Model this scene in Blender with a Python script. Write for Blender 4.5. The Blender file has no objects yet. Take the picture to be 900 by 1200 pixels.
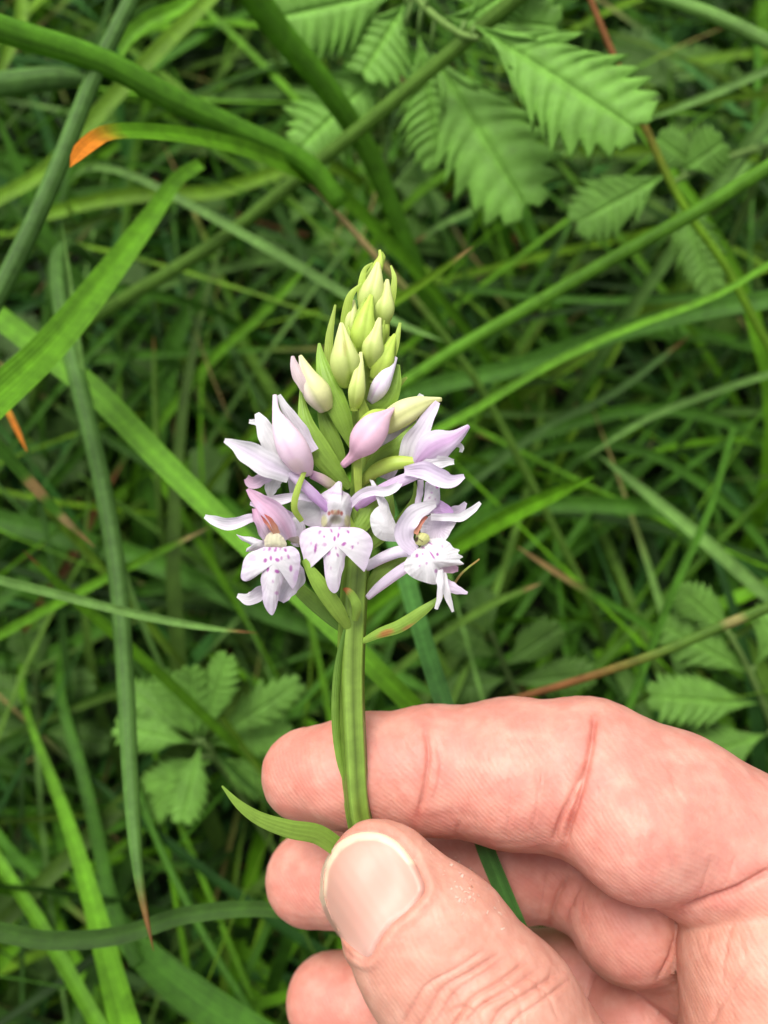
import bpy, bmesh, math, random
import numpy as np
from mathutils import Vector, Matrix

# ------------------------------------------------------------------ camera, sky, sun, exposure
scene = bpy.context.scene
col = scene.collection
F = 1020.0                      # focal length in pixels of the 900 x 1200 photograph
CAM_H = 0.30
TILT = math.radians(15)
cam_d = bpy.data.cameras.new('camera')
cam = bpy.data.objects.new('camera', cam_d)
col.objects.link(cam)
cam.location = (0, -0.03, CAM_H)
cam.rotation_euler = (TILT, 0, 0)
cam_d.sensor_fit = 'VERTICAL'
cam_d.sensor_height = 4.8
cam_d.lens = 4.8 * F / 1200.0
cam_d.clip_start = 0.005
cam_d.clip_end = 200
cam_d.dof.use_dof = True
cam_d.dof.focus_distance = 0.110
cam_d.dof.aperture_fstop = 2.3
scene.camera = cam

SUN_EL, SUN_AZ = math.radians(62), math.radians(330)   # azimuth clockwise from +Y
world = bpy.data.worlds.new('World')
scene.world = world
world.use_nodes = True
wn = world.node_tree.nodes
wl = world.node_tree.links
sky = wn.new('ShaderNodeTexSky')
sky.sky_type = 'NISHITA'
sky.sun_disc = False
sky.sun_elevation = SUN_EL
sky.sun_rotation = SUN_AZ
sky.dust_density = 4.0
hsv = wn.new('ShaderNodeHueSaturation')       # cloud cover takes the blue out of the sky
hsv.inputs['Saturation'].default_value = 0.18
wl.new(sky.outputs[0], hsv.inputs['Color'])
wl.new(hsv.outputs[0], wn['Background'].inputs[0])
wn['Background'].inputs[1].default_value = 0.10

sun_d = bpy.data.lights.new('sun', 'SUN')
sun_d.energy = 1.5
sun_d.angle = math.radians(28)
sun_d.color = (1.0, 0.96, 0.9)
sun = bpy.data.objects.new('sun', sun_d)
col.objects.link(sun)
sd = Vector((math.sin(SUN_AZ) * math.cos(SUN_EL), math.cos(SUN_AZ) * math.cos(SUN_EL), math.sin(SUN_EL)))
sun.rotation_euler = sd.to_track_quat('Z', 'Y').to_euler()
sun.location = (0, 0, 3)

scene.view_settings.view_transform = 'Standard'
scene.view_settings.look = 'None'
scene.view_settings.exposure = 1.0
scene.view_settings.gamma = 1.0
scene.view_settings.use_curve_mapping = False
scene.render.engine = 'CYCLES'
scene.cycles.use_denoising = True
scene.cycles.max_bounces = 8
scene.cycles.transparent_max_bounces = 4

# ------------------------------------------------------------------ helpers
random.seed(7)
rng = np.random.default_rng(11)
CT, ST = math.cos(TILT), math.sin(TILT)
RC = np.array([[1, 0, 0], [0, CT, -ST], [0, ST, CT]])
CL = np.array(cam.location[:])


def C(x, y, d):                 # pixel of the photograph and depth in mm -> mm relative to the lens
    x, y, d = np.broadcast_arrays(*(np.asarray(a, dtype=float) for a in (x, y, d)))
    return np.stack([(x - 450) / F * d, (600 - y) / F * d, -d], -1)


def Wd(p):                      # mm relative to the lens -> metres in the place
    return np.asarray(p) * 0.001 @ RC.T + CL


def Wi(w):
    return ((np.asarray(w) - CL) @ RC) * 1000.0


def pix(p):                     # mm relative to the lens -> pixel
    d = -p[..., 2]
    return 450 + p[..., 0] / d * F, 600 - p[..., 1] / d * F


def nrmz(v):
    return v / np.maximum(np.linalg.norm(v, axis=-1, keepdims=True), 1e-12)


def lin(r, g, b, k=1.0):        # sRGB 0-255 -> linear albedo
    c = np.array([r, g, b]) / 255.0
    c = np.where(c <= 0.04045, c / 12.92, ((c + 0.055) / 1.055) ** 2.4)
    return c * k


def smoothstep(a, b, x):
    t = np.clip((x - a) / (b - a), 0, 1)
    return t * t * (3 - 2 * t)


def spline(P, n):               # Catmull-Rom through rows of P (any channels), n samples, by chord length
    P = np.asarray(P, dtype=float)
    if len(P) == 2:
        t = np.linspace(0, 1, n)[:, None]
        return P[0] * (1 - t) + P[1] * t
    L = np.maximum(np.linalg.norm(np.diff(P[:, :2], axis=0), axis=1), 1e-9)
    T = np.concatenate([[0], np.cumsum(L)])
    m = np.zeros_like(P)
    m[1:-1] = (P[2:] - P[:-2]) / (T[2:] - T[:-2])[:, None]
    m[0] = (P[1] - P[0]) / L[0]
    m[-1] = (P[-1] - P[-2]) / L[-1]
    s = np.linspace(0, T[-1], n)
    i = np.clip(np.searchsorted(T, s, side='right') - 1, 0, len(P) - 2)
    h = (T[i + 1] - T[i])[:, None]
    t = ((s - T[i])[:, None]) / h
    return ((2 * t**3 - 3 * t**2 + 1) * P[i] + (t**3 - 2 * t**2 + t) * h * m[i]
            + (-2 * t**3 + 3 * t**2) * P[i + 1] + (t**3 - t**2) * h * m[i + 1])


ORG = {}


def tag(o, label=None, cat=None, group=None, kind=None):
    if label: o['label'] = label
    if cat: o['category'] = cat
    if group: o['group'] = group
    if kind: o['kind'] = kind
    return o


def empty(name, loc):
    o = bpy.data.objects.new(name, None)
    o.empty_display_size = 0.01
    col.objects.link(o)
    o.location = loc
    ORG[o] = np.asarray(loc, dtype=float)
    return o


def mk(name, V, faces, mat, parent=None, cols=None, bl=None, origin=None, smooth=True):
    """one mesh object from world-space vertices; faces: array of quads or list of tuples"""
    V = np.asarray(V, dtype=float)
    origin = V.mean(0) if origin is None else np.asarray(origin, dtype=float)
    me = bpy.data.meshes.new(name)
    nv = len(V)
    me.vertices.add(nv)
    me.vertices.foreach_set('co', (V - origin).astype(np.float32).ravel())
    if isinstance(faces, np.ndarray):
        nf, k = faces.shape
        me.loops.add(nf * k)
        me.loops.foreach_set('vertex_index', faces.astype(np.int32).ravel())
        me.polygons.add(nf)
        me.polygons.foreach_set('loop_start', np.arange(0, nf * k, k, dtype=np.int32))
        me.polygons.foreach_set('loop_total', np.full(nf, k, dtype=np.int32))
    else:
        tot = np.array([len(f) for f in faces], dtype=np.int32)
        flat = np.fromiter((i for f in faces for i in f), dtype=np.int32)
        me.loops.add(len(flat))
        me.loops.foreach_set('vertex_index', flat)
        me.polygons.add(len(faces))
        me.polygons.foreach_set('loop_start', np.concatenate([[0], np.cumsum(tot)[:-1]]).astype(np.int32))
        me.polygons.foreach_set('loop_total', tot)
    me.polygons.foreach_set('use_smooth', np.full(len(me.polygons), smooth))
    me.update(calc_edges=True)
    me.validate()
    if cols is not None:
        a = me.attributes.new('Col', 'FLOAT_COLOR', 'POINT')
        c = np.ones((nv, 4), dtype=np.float32)
        c[:, :3] = cols
        a.data.foreach_set('color', c.ravel())
    if bl is not None:
        a = me.attributes.new('bl', 'FLOAT_VECTOR', 'POINT')
        a.data.foreach_set('vector', np.asarray(bl, dtype=np.float32).ravel())
    me.materials.append(mat)
    o = bpy.data.objects.new(name, me)
    col.objects.link(o)
    ORG[o] = origin
    if parent is not None:
        o.parent = parent
        o.location = origin - ORG[parent]
    else:
        o.location = origin
    return o


# ------------------------------------------------------------------ materials
def new_mat(name):
    m = bpy.data.materials.new(name)
    m.use_nodes = True
    nt = m.node_tree
    b = nt.nodes['Principled BSDF']
    return m, nt.nodes, nt.links, b


def noise(n, l, scale, vec=None, detail=3, rough=0.5):
    t = n.new('ShaderNodeTexNoise')
    t.inputs['Scale'].default_value = scale
    t.inputs['Detail'].default_value = detail
    t.inputs['Roughness'].default_value = rough
    if vec is not None: l.new(vec, t.inputs['Vector'])
    return t


def attr(n, name):
    a = n.new('ShaderNodeAttribute')
    a.attribute_name = name
    return a


def math_n(n, l, op, a, b=None, c=None):
    m = n.new('ShaderNodeMath')
    m.operation = op
    for i, v in enumerate((a, b, c)):
        if v is None: continue
        if isinstance(v, (int, float)): m.inputs[i].default_value = v
        else: l.new(v, m.inputs[i])
    return m.outputs[0]


def mixc(n, l, fac, a, b, mode='MIX'):
    m = n.new('ShaderNodeMix')
    m.data_type = 'RGBA'
    m.blend_type = mode
    for sock, v in ((m.inputs[0], fac), (m.inputs[6], a), (m.inputs[7], b)):
        if isinstance(v, (int, float)): sock.default_value = v
        elif isinstance(v, (tuple, list, np.ndarray)): sock.default_value = (*[float(q) for q in v[:3]], 1)
        else: l.new(v, sock)
    return m.outputs[2]


def leafy(name, transl, rough, vein=0.0, veinf=30.0, vdist=0.00012, mott=0.35, spec=0.4, dirt=0.0, nscale=300, streak=0.0):
    """thin living tissue: coloured by its own pigment, lit through from behind"""
    m, n, l, b = new_mat(name)
    geo = n.new('ShaderNodeNewGeometry')
    a = attr(n, 'Col')
    nz = noise(n, l, nscale, geo.outputs['Position'], 4, 0.6)
    lo = n.new('ShaderNodeMapRange')
    lo.inputs[1].default_value = 0.3; lo.inputs[2].default_value = 0.7
    lo.inputs[3].default_value = 1 - mott; lo.inputs[4].default_value = 1 + mott
    l.new(nz.outputs[0], lo.inputs[0])
    c = mixc(n, l, 1.0, a.outputs['Color'], lo.outputs[0], 'MULTIPLY')
    if dirt > 0:
        n2 = noise(n, l, 900, geo.outputs['Position'], 5, 0.65)
        f = n.new('ShaderNodeMapRange')
        f.inputs[1].default_value = 0.68; f.inputs[2].default_value = 0.75
        f.inputs[3].default_value = 0; f.inputs[4].default_value = dirt
        l.new(n2.outputs[0], f.inputs[0])
        c = mixc(n, l, f.outputs[0], c, (0.22, 0.2, 0.1))
    if vein > 0:
        bl = attr(n, 'bl')
        sp = n.new('ShaderNodeSeparateXYZ')
        l.new(bl.outputs['Vector'], sp.inputs[0])
        ph = math_n(n, l, 'SINE', math_n(n, l, 'MULTIPLY', sp.outputs[0], veinf))
        dk = math_n(n, l, 'MULTIPLY_ADD', ph, 0.10 * vein, 1.0)
        c = mixc(n, l, 1.0, c, dk, 'MULTIPLY')
        mp = n.new('ShaderNodeVectorMath')          # fibres running the length of the leaf
        mp.operation = 'MULTIPLY'
        mp.inputs[1].default_value = (9.0, 2.2, 1.0)
        l.new(bl.outputs['Vector'], mp.inputs[0])
        fz = noise(n, l, 1.6, mp.outputs[0], 4, 0.6)
        fr = n.new('ShaderNodeMapRange')
        fr.inputs[1].default_value = 0.3; fr.inputs[2].default_value = 0.7
        fr.inputs[3].default_value = 1 - streak; fr.inputs[4].default_value = 1 + streak
        l.new(fz.outputs[0], fr.inputs[0])
        c = mixc(n, l, 1.0, c, fr.outputs[0], 'MULTIPLY')
        bp = n.new('ShaderNodeBump')
        bp.inputs['Strength'].default_value = vein
        bp.inputs['Distance'].default_value = vdist
        l.new(math_n(n, l, 'ADD', ph, math_n(n, l, 'MULTIPLY', nz.outputs[0], 2.0)), bp.inputs['Height'])
        l.new(bp.outputs[0], b.inputs['Normal'])
    l.new(c, b.inputs['Base Color'])
    b.inputs['Roughness'].default_value = rough
    b.inputs['Specular IOR Level'].default_value = spec
    tr = n.new('ShaderNodeBsdfTranslucent')
    l.new(c, tr.inputs['Color'])
    mx = n.new('ShaderNodeMixShader')
    mx.inputs[0].default_value = transl
    l.new(b.outputs[0], mx.inputs[1])
    l.new(tr.outputs[0], mx.inputs[2])
    l.new(mx.outputs[0], n['Material Output'].inputs['Surface'])
    return m


M_GRASS = leafy('grass_tissue', 0.28, 0.55, 0.25, 26.0, mott=0.25, spec=0.2, dirt=0.35, streak=0.28)
M_FILL = leafy('grass_understorey', 0.28, 0.55, 0.0, mott=0.4, spec=0.12, nscale=120)
M_LEAF = leafy('silverweed_tissue', 0.25, 0.62, 0.0, mott=0.22, spec=0.25, nscale=260)
M_PETAL = leafy('petal_tissue', 0.50, 0.5, 0.3, 16.0, 0.00005, mott=0.05, spec=0.3, nscale=700, streak=0.06)
M_BRACT = leafy('bract_tissue', 0.28, 0.45, 0.22, 14.0, 0.00008, mott=0.12, spec=0.35, nscale=500, streak=0.15)
M_STEM = leafy('stem_tissue', 0.08, 0.38, 0.3, 22.0, 0.00010, mott=0.16, spec=0.4, nscale=500, streak=0.2)
M_BUD = leafy('bud_tissue', 0.18, 0.45, 0.0, mott=0.07, spec=0.35, nscale=600)


def skin_mat():
    m, n, l, b = new_mat('skin')
    geo = n.new('ShaderNodeNewGeometry')
    pos = geo.outputs['Position']
    a = attr(n, 'Col')
    n1 = noise(n, l, 300, pos, 3, 0.5)
    n2 = noise(n, l, 620, pos, 3, 0.6)
    r1 = n.new('ShaderNodeMapRange')
    r1.inputs[1].default_value = 0.40; r1.inputs[2].default_value = 0.72
    r1.inputs[3].default_value = 0.0; r1.inputs[4].default_value = 0.45
    l.new(n1.outputs[0], r1.inputs[0])
    c = mixc(n, l, r1.outputs[0], a.outputs['Color'], (0.74, 0.43, 0.33))
    r2 = n.new('ShaderNodeMapRange')
    r2.inputs[1].default_value = 0.45; r2.inputs[2].default_value = 0.75
    r2.inputs[3].default_value = 0.0; r2.inputs[4].default_value = 0.30
    l.new(n2.outputs[0], r2.inputs[0])
    c = mixc(n, l, r2.outputs[0], c, (0.52, 0.17, 0.12))
    l.new(c, b.inputs['Base Color'])
    b.inputs['Roughness'].default_value = 0.52
    b.inputs['Specular IOR Level'].default_value = 0.38
    b.inputs['Subsurface Weight'].default_value = 0.35
    b.inputs['Subsurface Radius'].default_value = (1.0, 0.36, 0.2)
    b.inputs['Subsurface Scale'].default_value = 0.0022
    # friction ridges and fine skin cells
    wv = n.new('ShaderNodeTexWave')
    wv.wave_type = 'BANDS'
    wv.bands_direction = 'DIAGONAL'
    wv.inputs['Scale'].default_value = 620
    wv.inputs['Distortion'].default_value = 9.0
    wv.inputs['Detail'].default_value = 1.0
    wv.inputs['Detail Scale'].default_value = 0.25
    l.new(pos, wv.inputs['Vector'])
    vo = n.new('ShaderNodeTexVoronoi')
    vo.inputs['Scale'].default_value = 1700
    l.new(pos, vo.inputs['Vector'])
    n3 = noise(n, l, 1300, pos, 4, 0.7)
    h = math_n(n, l, 'ADD', math_n(n, l, 'MULTIPLY', wv.outputs['Fac'], 0.30),
               math_n(n, l, 'ADD', math_n(n, l, 'MULTIPLY', vo.outputs['Distance'], 0.5), n3.outputs[0]))
    bp = n.new('ShaderNodeBump')
    bp.inputs['Strength'].default_value = 0.5
    bp.inputs['Distance'].default_value = 0.00012
    l.new(h, bp.inputs['Height'])
    l.new(bp.outputs[0], b.inputs['Normal'])
    return m


def nail_mat():
    m, n, l, b = new_mat('nail')
    a = attr(n, 'Col')
    geo = n.new('ShaderNodeNewGeometry')
    nz = noise(n, l, 350, geo.outputs['Position'], 3, 0.5)
    c = mixc(n, l, math_n(n, l, 'MULTIPLY', nz.outputs[0], 0.2), a.outputs['Color'], (0.62, 0.36, 0.29))
    l.new(c, b.inputs['Base Color'])
    bl = attr(n, 'bl')
    sp = n.new('ShaderNodeSeparateXYZ')
    l.new(bl.outputs['Vector'], sp.inputs[0])
    ph = math_n(n, l, 'SINE', math_n(n, l, 'MULTIPLY', sp.outputs[0], 3.0))
    bp = n.new('ShaderNodeBump')
    bp.inputs['Strength'].default_value = 0.12
    bp.inputs['Distance'].default_value = 0.00006
    l.new(math_n(n, l, 'ADD', ph, math_n(n, l, 'MULTIPLY', nz.outputs[0], 3.0)), bp.inputs['Height'])
    l.new(bp.outputs[0], b.inputs['Normal'])
    b.inputs['Roughness'].default_value = 0.50
    b.inputs['Specular IOR Level'].default_value = 0.5
    b.inputs['Subsurface Weight'].default_value = 0.25
    b.inputs['Subsurface Radius'].default_value = (1.0, 0.4, 0.25)
    b.inputs['Subsurface Scale'].default_value = 0.0015
    return m


def soil_mat():
    m, n, l, b = new_mat('soil')
    geo = n.new('ShaderNodeNewGeometry')
    nz = noise(n, l, 60, geo.outputs['Position'], 6, 0.65)
    c = mixc(n, l, nz.outputs[0], (0.016, 0.014, 0.007), (0.036, 0.050, 0.014))
    l.new(c, b.inputs['Base Color'])
    b.inputs['Roughness'].default_value = 0.9
    bp = n.new('ShaderNodeBump')
    bp.inputs['Distance'].default_value = 0.004
    l.new(nz.outputs[0], bp.inputs['Height'])
    l.new(bp.outputs[0], b.inputs['Normal'])
    return m


M_SKIN, M_NAIL, M_SOIL = skin_mat(), nail_mat(), soil_mat()

# ------------------------------------------------------------------ ground
def build_ground():
    n = 90
    t = np.linspace(-1, 1, n)
    s = np.sign(t) * (np.abs(t) * 0.55 + np.abs(t) ** 6 * 40)
    X, Y = np.meshgrid(s, s, indexing='ij')
    fade = np.exp(-(X**2 + Y**2) / 2.0)
    Z = (0.006 * np.sin(X * 31 + 1.3 * np.sin(Y * 17)) * np.cos(Y * 27 + X * 9) - 0.004) * fade
    V = np.stack([X, Y, Z], -1).reshape(-1, 3)
    i = np.arange(n * n).reshape(n, n)
    Q = np.stack([i[:-1, :-1], i[1:, :-1], i[1:, 1:], i[:-1, 1:]], -1).reshape(-1, 4)
    o = mk('ground', V, Q, M_SOIL, origin=(0, 0, 0))
    tag(o, 'dark moist soil under the meadow grass', 'ground', kind='structure')


build_ground()

# ------------------------------------------------------------------ grass understorey (uncountable)
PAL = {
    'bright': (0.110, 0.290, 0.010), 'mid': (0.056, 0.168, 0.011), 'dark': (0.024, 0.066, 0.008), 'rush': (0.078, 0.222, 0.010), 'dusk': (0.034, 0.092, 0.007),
    'olive': (0.095, 0.195, 0.022), 'grey': (0.080, 0.178, 0.034), 'pale': (0.140, 0.285, 0.055),
    'yellow': (0.130, 0.270, 0.012), 'blue': (0.050, 0.165, 0.028), 'brown': (0.180, 0.085, 0.025),
    'tan': (0.330, 0.220, 0.080), 'orange': (0.640, 0.210, 0.015), 'redbrown': (0.230, 0.095, 0.030),
    'straw': (0.40, 0.30, 0.12),
}
PAL = {k: np.array(v) for k, v in PAL.items()}


def fill_grass(n, xr, yr, lmin, lmax, wmin, wmax, hmax, elr, pal, name, label, seg=9, hole=None):
    bx = rng.uniform(*xr, n); by = rng.uniform(*yr, n)
    if hole:
        k = ~((bx > hole[0]) & (bx < hole[1]) & (by > hole[2]) & (by < hole[3]))
        bx, by, n = bx[k], by[k], int(k.sum())
    az = rng.uniform(0, 2 * np.pi, n)
    L = rng.uniform(lmin, lmax, n)
    el = np.radians(rng.uniform(*elr, n))
    droop = rng.uniform(0.5, 2.0, n)
    w = rng.uniform(wmin, wmax, n) * 0.5
    bend = rng.normal(0, 0.5, n)
    t = np.linspace(0, 1, seg)
    E = el[:, None] - droop[:, None] * t[None] * np.radians(60)
    A = az[:, None] + bend[:, None] * t[None]
    st = (L / (seg - 1))[:, None]
    dx = np.cos(E) * np.cos(A) * st; dy = np.cos(E) * np.sin(A) * st; dz = np.sin(E) * st
    X = bx[:, None] + np.cumsum(dx, 1) - dx
    Y = by[:, None] + np.cumsum(dy, 1) - dy
    Z = np.cumsum(dz, 1) - dz - 0.004
    hm = rng.uniform(0.5, 1.0, n)[:, None] * hmax
    Z = np.where(Z > 0, hm * np.tanh(Z / hm), Z)
    floor = 0.003 + rng.uniform(0, 0.03, n)[:, None] * t[None]
    Z = np.where((Z < floor) & (t[None] > 0.3), floor, Z)
    P = np.stack([X, Y, Z], -1)
    T = nrmz(np.gradient(P, axis=1))
    up = np.array([0, 0, 1.0]) + rng.normal(0, 0.45, (n, 1, 3))
    side = nrmz(np.cross(T, up))
    nr = nrmz(np.cross(side, T))
    prof = (np.minimum(1, 0.55 + t * 2) * (1 - t ** 2.5) + 0.02)[None, :, None] * w[:, None, None]
    fold = rng.uniform(0.15, 0.7, n)[:, None, None]
    V = np.stack([P - side * prof + nr * prof * fold, P, P + side * prof + nr * prof * fold], 2)   # n, seg, 3, 3
    keys = list(pal.keys())
    pk = rng.choice(len(keys), n, p=np.array(list(pal.values())) / sum(pal.values()))
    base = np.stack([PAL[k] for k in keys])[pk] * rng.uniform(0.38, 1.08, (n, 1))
    c = np.repeat(np.repeat(base[:, None, None, :], seg, 1), 3, 2)
    dead = (rng.uniform(0, 1, n) < 0.22)[:, None, None, None]
    tipm = smoothstep(0.8, 1.0, t)[None, :, None, None]
    c = np.where(dead, c * (1 - tipm) + PAL['tan'] * tipm, c)
    i = np.arange(n * seg * 3).reshape(n, seg, 3)
    Q = np.stack([i[:, :-1, :-1], i[:, :-1, 1:], i[:, 1:, 1:], i[:, 1:, :-1]], -1).reshape(-1, 4)
    o = mk(name, V.reshape(-1, 3), Q, M_FILL, cols=c.reshape(-1, 3), origin=(0, 0, 0))
    tag(o, label, 'grass', kind='stuff')
    return o


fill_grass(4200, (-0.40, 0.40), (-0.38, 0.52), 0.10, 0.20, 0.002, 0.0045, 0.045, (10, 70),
           {'mid': 5, 'dark': 7, 'olive': 1, 'blue': 3}, 'undergrowth',  # mostly dark tones: shade deep in the grass put into the colour
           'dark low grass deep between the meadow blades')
fill_grass(2300, (-0.42, 0.42), (-0.40, 0.55), 0.12, 0.30, 0.0022, 0.0052, 0.105, (25, 75),
           {'bright': 4, 'mid': 6, 'dark': 3, 'olive': 2, 'blue': 2, 'yellow': 1.0, 'pale': 0.7}, 'meadow_grass',
           'dense tangle of thin green meadow grass blades behind the orchid', seg=12)
fill_grass(1000, (-0.42, 0.42), (-0.40, 0.55), 0.14, 0.30, 0.0010, 0.0022, 0.115, (30, 75),
           {'bright': 5, 'mid': 4, 'pale': 2, 'yellow': 1.5, 'olive': 1}, 'fine_grass',
           'fine thread-like bright grass blades among the broader ones', seg=12)
fill_grass(900, (-0.42, 0.42), (-0.40, 0.55), 0.06, 0.18, 0.001, 0.003, 0.03, (0, 40),
           {'brown': 2, 'tan': 0.6, 'olive': 2, 'redbrown': 0.7}, 'dead_grass',
           'brown and straw coloured dead grass lying under the green blades')
fill_grass(11000, (-1.9, 1.9), (-1.2, 2.6), 0.14, 0.34, 0.005, 0.011, 0.07, (20, 80),
           {'bright': 3, 'mid': 6, 'dark': 4, 'olive': 2, 'blue': 2}, 'meadow_grass',
           'looser green grass of the meadow round about', hole=(-0.40, 0.40, -0.38, 0.53))

# ------------------------------------------------------------------ silverweed leaflets
def leaflet_mesh(nt, sub, nc, seed=0):
    """unit leaflet: base at origin, tip at +x 1, half width 1 in y (scaled later), deep forward teeth, pleated veins"""
    r = np.random.default_rng(seed)
    ns = nt * sub + 1
    kn = np.concatenate([[0], np.cumsum(r.uniform(0.7, 1.35, nt))]); kn /= kn[-1]
    s = np.interp(np.arange(ns) / sub, np.arange(nt + 1), kn)
    w = np.interp(s, [0, 0.1, 0.25, 0.45, 0.65, 0.85, 1], [0.10, 0.36, 0.74, 0.98, 1.0, 0.76, 0.42])
    ph = (np.arange(ns) % sub) / sub
    if sub > 2: tooth = np.interp(ph, [0, 0.2, 0.6, 0.8, 1], [0.64, 0.72, 0.92, 1.0, 0.64])
    else: tooth = np.where(np.arange(ns) % 2 == 0, 0.70, 1.0)
    V, B = [], []
    for sg in (-1, 1):
        jit = 1 + np.repeat(r.normal(0, 0.11, nt + 1), sub)[:ns]
        for j in range(nc + 1):
            u = j / nc
            sh = (0.16 + 0.10 * (tooth - 0.64) / 0.36 * u) * u * (1 - 0.75 * s)
            x = np.minimum(s * 0.94 + sh, 1.0)
            hw = w * u * (1 - (1 - tooth * jit) * u ** 2.4)
            hw = hw * np.where(s > 0.97, 0.45, 1)
            z = 0.030 * np.cos((ph - 0.55) * 2 * np.pi) * np.sin(u * np.pi * 0.85) * (0.3 + w) + 0.05 * np.sin(s * 5 + sg + seed) * u - 0.22 * u * u * w + 0.10 * u
            V.append(np.stack([x, sg * hw, z], -1))
            B.append(np.stack([np.full(ns, u), s, np.full(ns, 0.0)], -1))
    V = np.concatenate(V); B = np.concatenate(B)
    Q = []
    for k in range(2):
        o = k * (nc + 1) * ns
        i = o + np.arange((nc + 1) * ns).reshape(nc + 1, ns)
        q = np.stack([i[:-1, :-1], i[:-1, 1:], i[1:, 1:], i[1:, :-1]], -1).reshape(-1, 4)
        Q.append(q if k == 1 else q[:, ::-1])
    return V, np.concatenate(Q), B


LFT_HI = [leaflet_mesh(nt, 5, 6, s) for nt, s in ((10, 1), (8, 2), (9, 3), (11, 5), (8, 6), (9, 7), (10, 8))]
LFT_LO = leaflet_mesh(7, 2, 2, 4)
G_UP = np.array((0.150, 0.330, 0.048))


def leaflet_world(src, base, tip, hw, nrm, curl=0.0):
    V, Q, B = src
    ax = tip - base
    L = np.linalg.norm(ax); ax = ax / L
    sd_ = nrmz(np.cross(nrm, ax)); nn = np.cross(ax, sd_)
    z = V[:, 2] * hw - curl * L * V[:, 0] ** 2
    return base + np.outer(V[:, 0] * L, ax) + np.outer(V[:, 1] * hw, sd_) + np.outer(z, nn), Q, B


def fill_silverweed(n):
    VV, QQ, CC, off = [], [], [], 0
    for k in range(n):
        b = np.array([rng.uniform(-0.34, 0.34), rng.uniform(-0.25, 0.45), 0.0])
        az = rng.uniform(0, 2 * np.pi)
        L = rng.uniform(0.07, 0.13)
        h = rng.uniform(0.015, 0.06)
        hd = np.array([np.cos(az), np.sin(az), 0])
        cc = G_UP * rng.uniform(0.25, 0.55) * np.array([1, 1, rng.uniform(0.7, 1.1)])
        npair = 6
        for j in range(npair * 2 + 1):
            t = 0.28 + 0.72 * (j // 2) / npair
            p = b + hd * L * t + np.array([0, 0, h * math.sin(min(1, t * 1.2) * 1.6)])
            sgn = 1 if j % 2 else -1
            ang = az + sgn * rng.uniform(0.85, 1.2)
            if j == npair * 2: ang = az
            ll = L * (0.17 + 0.10 * t) * rng.uniform(0.85, 1.1)
            tip = p + np.array([np.cos(ang), np.sin(ang), rng.uniform(-0.5, 0.2)]) * ll
            v, q, _ = leaflet_world(LFT_LO, p, tip, ll * 0.27, nrmz(np.array([rng.normal(0, .3), rng.normal(0, .3), 1])), 0.1)
            VV.append(v); QQ.append(q + off); off += len(v)
            CC.append(np.repeat(cc[None] * rng.uniform(0.85, 1.15), len(v), 0))
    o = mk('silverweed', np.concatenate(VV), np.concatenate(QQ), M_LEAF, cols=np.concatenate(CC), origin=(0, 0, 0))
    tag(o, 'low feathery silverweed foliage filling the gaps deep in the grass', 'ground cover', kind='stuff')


fill_silverweed(70)

# ------------------------------------------------------------------ single silverweed leaves
def silverweed_leaf(label, rachis, leaflets, tint=1.0, group=None):
    """rachis [(px, py, mm)...] from root end; leaflets [(bx,by,bd, tx,ty,td, half width px)]"""
    R = spline(rachis, 24)
    P = Wd(C(R[:, 0], R[:, 1], R[:, 2]))
    p0 = P[0]
    e = p0 + np.array([rng.uniform(-.01, .01), -0.015, 0])
    e[2] = -0.004
    t = np.linspace(0, 1, 10)[:-1, None]
    mid = p0 * 0.5 + e * 0.5 + nrmz(P[0] - P[1]) * 0.01
    ext = e * (1 - t) ** 2 + 2 * mid * t * (1 - t) + p0 * t ** 2
    P = np.concatenate([ext, P])
    root = empty('silverweed_leaf', e)
    tag(root, label, 'leaf', group)
    r = np.linspace(0.0011, 0.0006, len(P))
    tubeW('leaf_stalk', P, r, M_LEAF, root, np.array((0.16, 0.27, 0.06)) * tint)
    for k, (bx, by, bd, tx, ty, td, hw) in enumerate(leaflets):
        b = Wd(C(bx, by, bd)); tp = Wd(C(tx, ty, td))
        j = np.argmin(((P - b) ** 2).sum(1))
        nr = nrmz(nrmz(CL - b) * 0.6 + np.array([rng.normal(0, .15), rng.normal(0, .15), 0.5]))
        w = hw * 0.5 * (bd + td) / F * 0.001
        v, q, B = leaflet_world(LFT_HI[k % 7], b, tp, w, nr, 0.06)
        v2 = np.concatenate([v])
        u = B[:, 0:1]; s = B[:, 1:2]
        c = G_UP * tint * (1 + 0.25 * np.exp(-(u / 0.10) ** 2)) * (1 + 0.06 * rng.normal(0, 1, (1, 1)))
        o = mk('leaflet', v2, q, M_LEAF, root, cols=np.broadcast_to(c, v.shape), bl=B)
        sol = o.modifiers.new('thickness', 'SOLIDIFY'); sol.thickness = 0.00025; sol.offset = 0
        # short petiolule joining the leaflet to the stalk
        if np.linalg.norm(P[j] - b) > 0.0012:
            tubeW('leaflet_stalk', np.stack([P[j], (P[j] + b) / 2, b]), np.full(3, 0.0005), M_LEAF, root, np.array((0.15, 0.26, 0.06)) * tint)
    return root


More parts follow.
